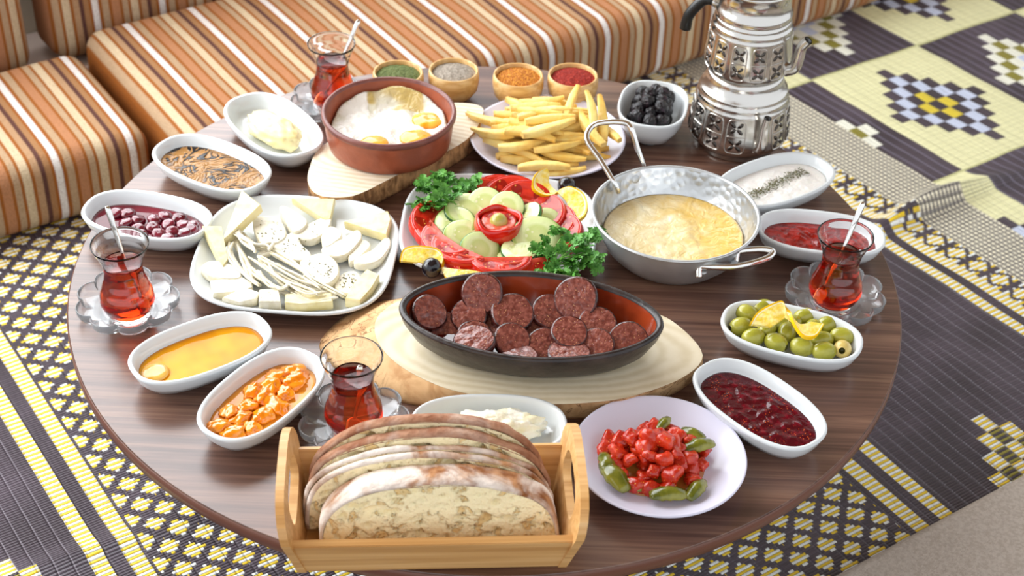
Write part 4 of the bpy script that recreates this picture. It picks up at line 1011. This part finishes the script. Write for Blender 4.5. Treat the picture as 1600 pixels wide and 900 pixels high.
# ------------------------------------------------------------------ salad
def spx(x, y, z): return at(610+x*.2334, 250+y*.2334, z)
m = Mat('tomato_flesh', rough=.28, coat=.15, sss=.08, sssr=(1, .3, .2)); x, y, z = m.xyz(); n_ = m.noise(60, 3)
pk = ((x.ab()-.011)*(x.ab()-.011)*1.3+(y-.0095)*(y-.0095)).pw(.5).lt(.0062)
c = m.mix(n_.ss(.35, .7), '#c41a0c', '#dc3a22'); c = m.mix(y.ss(.005, .0)*.5, c, '#e8795a'); c = m.mix(pk, c, m.mix(m.voro(330).lt(.24), '#9c1204', '#e8a850')); m.col(c); m.bump(n_-pk*.5, .0014); TFL = m.m
TSK = simple('tomato_skin', '#c2160c', '#d62a14', rough=.1, nscale=30, coat=.5)
def tom_wedge(px, py, z, az, label, s_=1.0, tilt=35):
    # half slice: skin on the round side, seed pocket on the cut face
    r, th = .0265, .010; k = 20
    t = empty('tomato_slice', spx(px, py, z)); t.location.z = z
    t.rotation_euler = (Matrix.Rotation(math.radians(az), 4, 'Z') @ Matrix.Rotation(math.radians(tilt), 4, 'X')).to_euler(); t.scale = (s_,)*3
    arc = [(r*math.cos(PI*i/k), .8*r*math.sin(PI*i/k)) for i in range(k+1)]
    sk = MB(); R = [[(x*f, y*f, zz) for f, zz in ((.97, -th/2), (1.0, -th/2+.001), (1.02, 0), (1.0, th/2-.001), (.97, th/2), (.90, th/2-.001), (.90, -th/2+.001))] for x, y in arc]
    q = loft(R); put('skin', fix_normals(q.mesh('skin', TSK)), t)
    fl = []
    for zz, s2 in ((-th/2+.0004, 1), (th/2-.0004, 1)):
        fl.append([(x*.95, y*.95, zz) for x, y in arc]+[(x, 0, zz) for x in (-r*.6, -r*.2, r*.2, r*.6)])
    q = loft([[(x*.9, y*.9+.0, z_-.001) for x, y, z_ in fl[0]], fl[0], fl[1], [(x*.86, y*.86+.001, z_+.0006) for x, y, z_ in fl[1]], [(x*.6, y*.55+.003, z_-.0018) for x, y, z_ in fl[1]], [(x*.3, y*.3+.005, z_-.0006) for x, y, z_ in fl[1]]])
    put('flesh', fix_normals(q.mesh('flesh', TFL)), t)
    tag(t, 'red tomato slice '+label, 'tomato', 'tomato slices round the salad')
W_ = [(590, 225, 20, 'at the far left, next to the parsley'), (715, 205, 5, 'second from the left in the far row'), (830, 225, -10, 'third from the left in the far row'), (930, 255, -20, 'fourth in the far row, below the lemon'), (1010, 290, -35, 'fifth in the far row, beside the lemon curl'),
      (1070, 345, -50, 'upper one on the right side of the ring'), (1150, 415, -65, 'middle one on the right side of the ring'), (1205, 500, -85, 'at the right, just above the right parsley'), (235, 410, 70, 'at the far left side, left of the cucumber'), (275, 510, 110, 'second down the left side'),
      (350, 575, 135, 'third down the left side, above the lemon'), (440, 640, 150, 'near left, right of the lemon'), (580, 705, 170, 'at the near rim left of the middle'), (740, 715, 180, 'at the near rim, in the middle'), (910, 725, 190, 'at the near rim, left of the parsley')]
for x, y, az, lb in W_:
    a_ = math.radians(az+90); c_ = math.cos(math.radians(az))
    dx, dy = -math.cos(a_)*.008/.2334*1460, 0
    near = c_ < -.4
    tom_wedge(x-math.cos(a_)*55, y+math.sin(a_)*38, .0185 if not near else .0285, az+random.uniform(-14, 14), lb, random.uniform(1.08, 1.24), (26*c_+12 if not near else -14)+random.uniform(-12, 14))
m = Mat('cucumber_flesh', rough=.15, coat=.3, sss=.1, sssr=(.8, 1, .4)); x, y, z = m.xyz(); r = (x*x+y*y).pw(.5)
n_ = m.noise(180, 3); c = m.ramp(r*45, [(0, '#d9dd9c'), (.45, '#c9d588'), (.6, '#dfe7ae'), (.9, '#d6e29e'), (.98, '#a9c46a')])
sd = m.voro(170, vec=m.comb(x, y*1.0, 0)).lt(.30)*r.inn(.004, .0115); c = m.mix(sd*.7, c, '#f1f0c8'); m.col(c); m.bump(n_*.5+sd*.5, .0009); CFL = m.m
CSK = simple('cucumber_skin', '#1f5a22', '#3a7a30', rough=.2, nscale=60, coat=.3)
def cuc(sx):
    a = lathe([(.001, -.0032), (.0195, -.0032), (.0205, -.0025)], 40, True, False); b = lathe([(.0205, .0025), (.0195, .0032), (.012, .0030), (.001, .0031)], 40, False, True); a.add(b.v, b.f)
    s_ = lathe([(.0204, -.0026), (.0212, -.0018), (.0212, .0018), (.0204, .0026)], 40, False, False)
    for q in (a, s_): q.v = [(x*sx, y, z) for x, y, z in q.v]
    return fix_normals(a.mesh('flesh', CFL)), fix_normals(s_.mesh('skin', CSK))
cv = [cuc(1.0), cuc(1.18)]
C_ = [(515, 335, .030, 18, -70, 1.0, 1, 'upper left of the ring, next to the parsley'), (635, 292, .033, 30, -95, .90, 0, 'at the far side, left of the tomato rose'), (778, 322, .032, 34, -100, .90, 0, 'at the far side, just behind the tomato rose'),
      (435, 430, .024, 28, -120, .95, 1, 'largest on the left side'), (485, 502, .023, 22, -70, .86, 1, 'left, just below the largest left slice'), (595, 600, .024, 34, -50, .92, 1, 'near left, thick cut with green edge showing'),
      (912, 392, .028, 42, 190, .95, 0, 'right of the tomato rose, standing upright'), (1040, 415, .021, 25, -90, .80, 0, 'right side, partly behind the big right slice'), (982, 515, .027, 26, -80, 1.12, 1, 'largest, on the right side'),
      (862, 608, .0235, 4, -90, .90, 0, 'upper of two flat ones at the near right'), (835, 650, .0165, 2, -90, .90, 0, 'lower of two flat ones at the near right')]
for x, y, z, ti, az, s_, q, lb in C_:
    p = spx(x, y, z); t = empty('cucumber_slice', (p.x, p.y, z)); t.rotation_euler = orient(facing(ti, az)); t.scale = (s_,)*3
    tag(t, 'cucumber slice '+lb, 'cucumber', 'cucumber slices in the salad'); put('flesh', cv[q][0], t); put('skin', cv[q][1], t)
# tomato rose
p = spx(723, 480, .022); t = empty('tomato_rose', (p.x, p.y, .010)); tag(t, 'hollow tomato cup in the middle of the salad with an olive inside', 'tomato')
def rr(i, k, a=.05): return 1+a*math.sin(5*2*PI*i/k+.6)
R = []
for q, (r, z) in enumerate([(.004, 0), (.016, .001), (.0235, .009), (.0262, .020), (.0245, .0285), (.0228, .0300), (.0205, .0285), (.0215, .020), (.018, .010), (.003, .008)]):
    R.append([(r*rr(i, 60, .05 if 3 < q < 8 else .01)*math.cos(2*PI*i/60), r*rr(i, 60, .05 if 3 < q < 8 else .01)*math.sin(2*PI*i/60), z+(.0016*math.sin(4*2*PI*i/60) if 3 < q < 7 else 0)) for i in range(60)])
loft(R).build('cup', TSK, t)
tag(sphere(.0098, .0098, .0110, 24, 16).build('green_olive', simple('pale_green_olive', '#a9a347', '#beb665', rough=.2, coat=.3), None, loc=(p.x, p.y, .033)), 'pale green olive sitting in the tomato cup', 'olive')
o = pool(.036, .036, 2, .026, lambda x, y, t: .002*fbm(x, y, 0, 120), 8, 36, .008).build('cup_filling', TFL, t)

# lemon twists and olives on the salad
lz = lambda L_: [(610+x*.2334, 250+y*.2334, z) for x, y, z in L_]
lemon_twist(lz([(1045, 50, .048), (985, 80, .046), (950, 135, .040), (955, 200, .034), (1020, 240, .030), (1090, 240, .031), (1150, 200, .036), (1215, 185, .040), (1290, 225, .038), (1322, 300, .034), (1300, 380, .029), (1215, 432, .025)]),
            lz([(1062, 100, .042), (1062, 150, .036), (1080, 180, .034), (1150, 250, .034), (1180, 290, .031), (1190, 320, .028)]), 'twisted lemon slice standing at the far right of the salad')
lemon_twist(lz([(62, 680, .026), (85, 605, .032), (150, 578, .036), (240, 580, .037), (320, 600, .035), (358, 655, .032), (350, 730, .027), (375, 795, .025), (460, 808, .027), (570, 800, .027), (655, 768, .028)]),
            lz([(175, 690, .026), (190, 690, .026), (250, 700, .026), (330, 720, .026), (450, 735, .030), (530, 740, .030)]), 'twisted lemon slice at the near left of the salad plate')
m = Mat('smooth_black_olive', rough=.1, coat=.5); m.col('#15121a'); m.bump(m.noise(180, 3), .0008); SBO = m.m
for x, y, z, lb in ((277, 722, .0275, 'shiny black olive on the near left lemon slice'), (1180, 175, .022, 'black olive beside the far right lemon slice')):
    p = spx(x, y, z); tag(sphere(.0102, .0102, .0105, 24, 16, lambda x, y, z: .04*nz(x, y, z, 3)).build('black_olive', SBO, None, loc=(p.x, p.y, z)), lb, 'olive')

# parsley
m = Mat('parsley_leaf', rough=.4, spec=.4, trans=0); m.col(m.mix((m.noise(120, 2).ss(.3, .7)*.5+m.rand()*.5), '#3a7a2a', '#68a844')); m.bump(m.noise(200, 3), .0012); PARS = m.m
STEM = simple('parsley_stem', '#6aa23e', rough=.4)
def leafmesh(sd):
    random.seed(sd); mb = MB()
    for lobe, (a, L) in enumerate(((0, .0145), (58, .0115), (-58, .0115))):
        a = math.radians(a); n = 9; c = []
        for side in (1, -1):
            row = []
            for i in range(n):
                f = i/(n-1); wv = .38*L*math.sin(PI*min(f*.9+.05, 1))**.8*(1+.35*(1 if i % 2 else -1)*(f > .15)); row.append((f*L, side*wv, .0016*math.sin(f*3)+.0012*abs(side)))
            c.append(row)
        mid = [(i/(n-1)*L, 0, .0016*math.sin(i/(n-1)*3)-.0006) for i in range(n)]
        vs = c[0]+mid+c[1]; fs = []
        for i in range(n-1): fs += [(i, n+i, n+i+1, i+1), (n+i, 2*n+i, 2*n+i+1, n+i+1)]
        mb.add(vs, fs, 0, Matrix.Rotation(a, 4, 'Z'))
    me = mb.mesh('leaf', PARS); return me
LV = [leafmesh(i) for i in range(3)]
def parsley(cx, cy, pts, root, label, base=.022):
    t = empty('parsley_sprig', (cx.x, cx.y, base)); tag(t, label, 'parsley')
    st = MB(); r0 = root-cx; r0.z = 0
    for (x, y, z, a) in pts:
        p = spx(x, y, z)-cx; p.z = z-base
        for k in range(3):
            q = p+Vector((random.uniform(-.006, .006), random.uniform(-.006, .006), random.uniform(-.003, .003)))
            o = put('leaf', LV[random.randrange(3)], t, q); o.rotation_euler = (random.uniform(-.7, .7), random.uniform(-.9, .5), math.radians(a)+random.uniform(-.9, .9)); s_ = random.uniform(.65, .98); o.scale = (s_,)*3
        m_ = (p+r0)/2+Vector((0, 0, .006)); s2 = tube(smoothpts([r0, m_, p], 4), .0007, 6); st.add(s2.v, s2.f)
    st.build('stems', STEM, t)
random.seed(21)
parsley(spx(320, 240, .022), 0, [(340, 125, .040, 95), (255, 170, .036, 140), (230, 205, .030, 170), (185, 280, .024, 190), (230, 330, .024, 220), (310, 200, .040, 110), (380, 180, .038, 60), (290, 260, .040, 150), (350, 250, .042, 90), (400, 250, .036, 20), (450, 215, .034, 20), (500, 190, .034, 40), (560, 165, .034, 30), (330, 300, .034, 200), (380, 290, .036, -60), (270, 310, .030, 210), (430, 180, .032, 60), (360, 130, .034, 60), (400, 330, .026, -40)], spx(320, 375, .016), 'parsley bunch at the far left corner of the salad')
parsley(spx(1140, 640, .022), 0, [(1150, 510, .034, 110), (1210, 550, .034, 60), (1060, 570, .034, 130), (1010, 600, .030, 160), (1060, 640, .032, 180), (1140, 600, .034, 90), (1260, 590, .032, 30), (1330, 560, .030, 30), (1380, 530, .030, 30), (1210, 640, .034, 0), (1290, 640, .030, 10), (1340, 650, .028, -10), (1130, 680, .032, 200), (1060, 710, .030, 220), (1170, 700, .030, -60), (1240, 700, .028, -30), (1310, 720, .026, -10), (1200, 770, .026, -80), (1050, 770, .026, 230), (1120, 740, .028, 240)], spx(1040, 780, .018), 'parsley bunch at the near right corner of the salad')

# ------------------------------------------------------------------ bread box
BA = math.radians(4.7); BC = Vector((-.0330, -.3720, .0003))
bb_ = empty('bread_box', BC, BA); tag(bb_, 'bamboo box with slotted end handles holding the bread', 'box')
HL0, HL1 = .110, .1185; HW0, HW1 = .042, .0585; BZ = .046; T_ = .007
def quadpanel(p0, p1, p2, p3, nrm, th, nm):
    n = Vector(nrm).normalized()*th; vs = [Vector(p) for p in (p0, p1, p2, p3)]; vs = vs+[v_+n for v_ in vs]
    bm = bmesh.new(); V_ = [bm.verts.new(v_) for v_ in vs]
    for f in ((3, 2, 1, 0), (4, 5, 6, 7), (0, 1, 5, 4), (1, 2, 6, 5), (2, 3, 7, 6), (3, 0, 4, 7)): bm.faces.new([V_[i] for i in f])
    bmesh.ops.bevel(bm, geom=list(bm.edges), offset=.0008, segments=2, affect='EDGES'); bmesh.ops.recalc_face_normals(bm, faces=bm.faces)
    me = bpy.data.meshes.new(nm); bm.to_mesh(me); bm.free(); me.materials.append(BAMBOO); return put(nm, me, bb_)
quadpanel((-HL0, -HW0, 0), (HL0, -HW0, 0), (HL1, -HW1, BZ), (-HL1, -HW1, BZ), (0, .94, .34), T_, 'front_panel')
quadpanel((-HL0, HW0, 0), (HL0, HW0, 0), (HL1, HW1, BZ), (-HL1, HW1, BZ), (0, -.94, .34), T_, 'back_panel')
quadpanel((-HL0, -HW0+.005, .002), (HL0, -HW0+.005, .002), (HL0, HW0-.005, .002), (-HL0, HW0-.005, .002), (0, 0, 1), .005, 'bottom_panel')
for s_ in (-1, 1):
    # outline in the panel plane: w across, h up
    ol = [(-.043, 0), (.043, 0), (.0615, BZ+.001)]
    ol += [(.0640, .053), (.0630, .060), (.0585, .068), (.050, .0745), (.040, .078), (.028, .0800), (0, .0808)]
    ol = ol+[(-a, b) for a, b in reversed(ol[3:-1])]+[(-.0615, BZ+.001)]
    slot = [(.030*math.cos(q)*1+0, 0) for q in ()]
    bm = bmesh.new(); nseg = 28
    def ray_out(ang):
        d = Vector((math.cos(ang), math.sin(ang))); c = Vector((0, .053)); best = None
        for i in range(len(ol)):
            a = Vector(ol[i]); b = Vector(ol[(i+1) % len(ol)]); e = b-a; den = d.x*e.y-d.y*e.x
            if abs(den) < 1e-9: continue
            w0 = a-c; t_ = (w0.x*e.y-w0.y*e.x)/den; u_ = (w0.x*d.y-w0.y*d.x)/den
            if t_ > 0 and -1e-6 <= u_ <= 1+1e-6 and (best is None or t_ < best): best = t_
        return c+d*best
    angs = sorted([2*PI*i/56 for i in range(56)]+[math.atan2(b-.053, a) % (2*PI) for a, b in ol])
    angs = [a for i, a in enumerate(angs) if i == 0 or a-angs[i-1] > 1e-4]
    outp = [ray_out(a) for a in angs]; inp = []
    for a in angs:
        n_ = 4; c_, s2 = math.cos(a), math.sin(a); r_ = 1/((abs(c_)/.034)**n_+(abs(s2)/.0125)**n_)**(1/n_); inp.append(Vector((r_*c_, .053+r_*s2*1.0+(.004*(1-(r_*c_/.034)**2) if s2 > 0 else 0))))
    def P3(p, side):
        w_, h = p.x, p.y; k = h/BZ; xx = HL0+(HL1-HL0)*k - (0 if side else T_); return Vector((s_*xx, w_, h))
    k = len(angs); Vv = [[bm.verts.new(P3(p, sd)) for p in L_] for sd in (0, 1) for L_ in (outp, inp)]
    for i in range(k):
        j = (i+1) % k
        bm.faces.new((Vv[0][i], Vv[0][j], Vv[1][j], Vv[1][i])); bm.faces.new((Vv[2][i], Vv[3][i], Vv[3][j], Vv[2][j]))
        bm.faces.new((Vv[0][i], Vv[2][i], Vv[2][j], Vv[0][j])); bm.faces.new((Vv[1][i], Vv[1][j], Vv[3][j], Vv[3][i]))
    ed = [e for e in bm.edges if len(e.link_faces) == 2 and e.calc_face_angle(0) > .9]
    bmesh.ops.recalc_face_normals(bm, faces=bm.faces); bmesh.ops.bevel(bm, geom=ed, offset=.0009, segments=2, affect='EDGES')
    me = bpy.data.meshes.new('end_panel'); bm.to_mesh(me); bm.free(); me.materials.append(BAMBOO); put('end_panel', me, bb_)['label'] = 'slotted end panel, '+('right' if s_ > 0 else 'left')

# bread slices: half loaf outline in x (width) and z (height), thickness along y
m = Mat('bread_crumb', rough=.8, sss=.1, sssr=(1, .8, .5), spec=.2); v1 = m.noise(75, 4, .6); v2 = m.voro(260)
h_ = v1.ss(.36, .46)*.75+v2.ss(.05, .35)*.25; h2 = m.noise(420, 3); h_ = h_*.8+h2*.4; c = m.mix(h_.ss(.15, .95), '#e0ba76', '#fdedc0'); m.col(c); m.bump(h_, .0030); CRUMB = m.m
m = Mat('floured_crust', rough=.85, spec=.2); x, y, z = m.xyz(); f = m.noise(24, 5, .8).ss(.36, .60); c = m.mix(m.noise(90, 4).ss(.35, .65), '#8a5530', '#b5835a'); c = m.mix(f*.85, c, '#efe6dc'); m.col(c); m.bump(m.noise(120, 5), .0025); CRUST = m.m
m = Mat('brown_crust', rough=.8, spec=.2); f = m.noise(30, 5, .8).ss(.45, .75); c = m.mix(m.noise(80, 4).ss(.3, .7), '#8c5a40', '#b08468'); c = m.mix(f*.5, c, '#dccabb'); m.col(c); m.bump(m.noise(160, 5), .002); CRUST2 = m.m
def bread(name, W, Hh, th, sd, crust, skew=0):
    K = 60
    def edge(i):                              # 0..K from right bottom over the top to left bottom
        a = PI*i/K; x = W/2*math.cos(a); e = 2.25; zz = Hh*abs(math.sin(a))**(.62)
        k = 1+.025*nz(math.cos(a)*2+sd, math.sin(a)*2, 0); return x*k+skew*zz, zz*k
    E_ = [edge(i) for i in range(K+1)]
    cr = []
    for i in range(K+1):
        x, z = E_[i]; cx, cz = 0, Hh*.30; d = Vector((x-cx, z-cz)); l = d.length or 1; ci = .0028
        q = (x-d.x/l*ci, z-d.y/l*ci); b = .0016*nz(x, z, sd, 60)
        cr.append([(x+b, -th/2+.001, z+b), (x+b+d.x/l*.0008, 0, z+b+d.y/l*.0008), (x+b, th/2-.001, z+b), (q[0], th/2, q[1]), (q[0], -th/2, q[1])])
    crm = fix_normals(loft(cr).mesh('crust', crust))
    # crumb: front and back faces on a grid with pits
    mb = MB(); NX, NZ = 110, 50
    for side in (-1, 1):
        vs = []; idx = {}
        for j in range(NZ+1):
            f = j/NZ
            for i in range(NX+1):
                g = i/NX; 
                # column position across, limited by the outline height
                a = PI*(1-g); x, zt = edge(K*(1-g)) if False else (None, None)
                xx = W/2*math.cos(PI*(1-g)); zz = Hh*abs(math.sin(PI*(1-g)))**.62
                kx = .972; px_, pz_ = xx*kx+skew*zz*f, (zz*.965)*f+.0008
                q = fbm(px_*1.0, pz_*1.5, sd+side*3, 95, 3); pit = -max(0, q-.16)*.012 if side < 0 else 0
                big = nz(px_, pz_*1.4, sd+9, 42); pit += -max(0, big-.42)*.018 if side < 0 else 0
                e = min(1, (1-f)*9)*min(1, math.sin(PI*g)*6)
                vs.append((px_, side*(th/2-.0002)-side*pit*e*1.0 if False else side*(th/2-.0002)+(-side)*(-pit)*e, pz_))
        fs = []
        for j in range(NZ):
            for i in range(NX): fs.append((j*(NX+1)+i, j*(NX+1)+i+1, (j+1)*(NX+1)+i+1, (j+1)*(NX+1)+i))
        mb.add(vs, fs)
    bx = [[(x*.97, y, z) for (x, z) in ((-W/2, .0006), (W/2, .0006))] for y in (-th/2, th/2)]
    mb.add([bx[0][0], bx[0][1], bx[1][1], bx[1][0]], [(0, 1, 2, 3)])
    return crm, fix_normals(mb.mesh('crumb', CRUMB))
BR = [  # local y, z, lean, width, height, thickness, crust, x shift, label
 (-.0205, .0115, 10, .196, .0665, .029, CRUST, .006, 'thick bread slice at the front with its pale open crumb showing'),
 (-.0015, .0100, 10, .206, .0715, .0072, CRUST, -.002, 'thin bread slice second from the front, white floured crust'),
 (.0062, .0095, 10, .207, .0730, .0070, CRUST, -.003, 'thin bread slice third from the front'),
 (.0165, .0095, 10, .205, .0790, .0125, CRUST2, -.003, 'bread slice fourth from the front, crumb edge visible'),
 (.0295, .0095, 10, .200, .0830, .0120, CRUST2, -.003, 'brown crusted bread slice leaning at the back of the box')]
for i, (y, z, ln, W, Hh, th, cr, xs, lb) in enumerate(BR):
    a, b = bread('bread_slice', W, Hh, th, i*3.7+1, cr)
    p = BC+Matrix.Rotation(BA, 3, 'Z') @ Vector((xs, y, z)); t = empty('bread_slice', p); t.rotation_euler = (Matrix.Rotation(BA, 3, 'Z') @ Matrix.Rotation(math.radians(-ln), 3, 'X')).to_euler()
    tag(t, lb, 'bread', 'bread slices in the box'); put('crust', a, t); put('crumb', b, t)
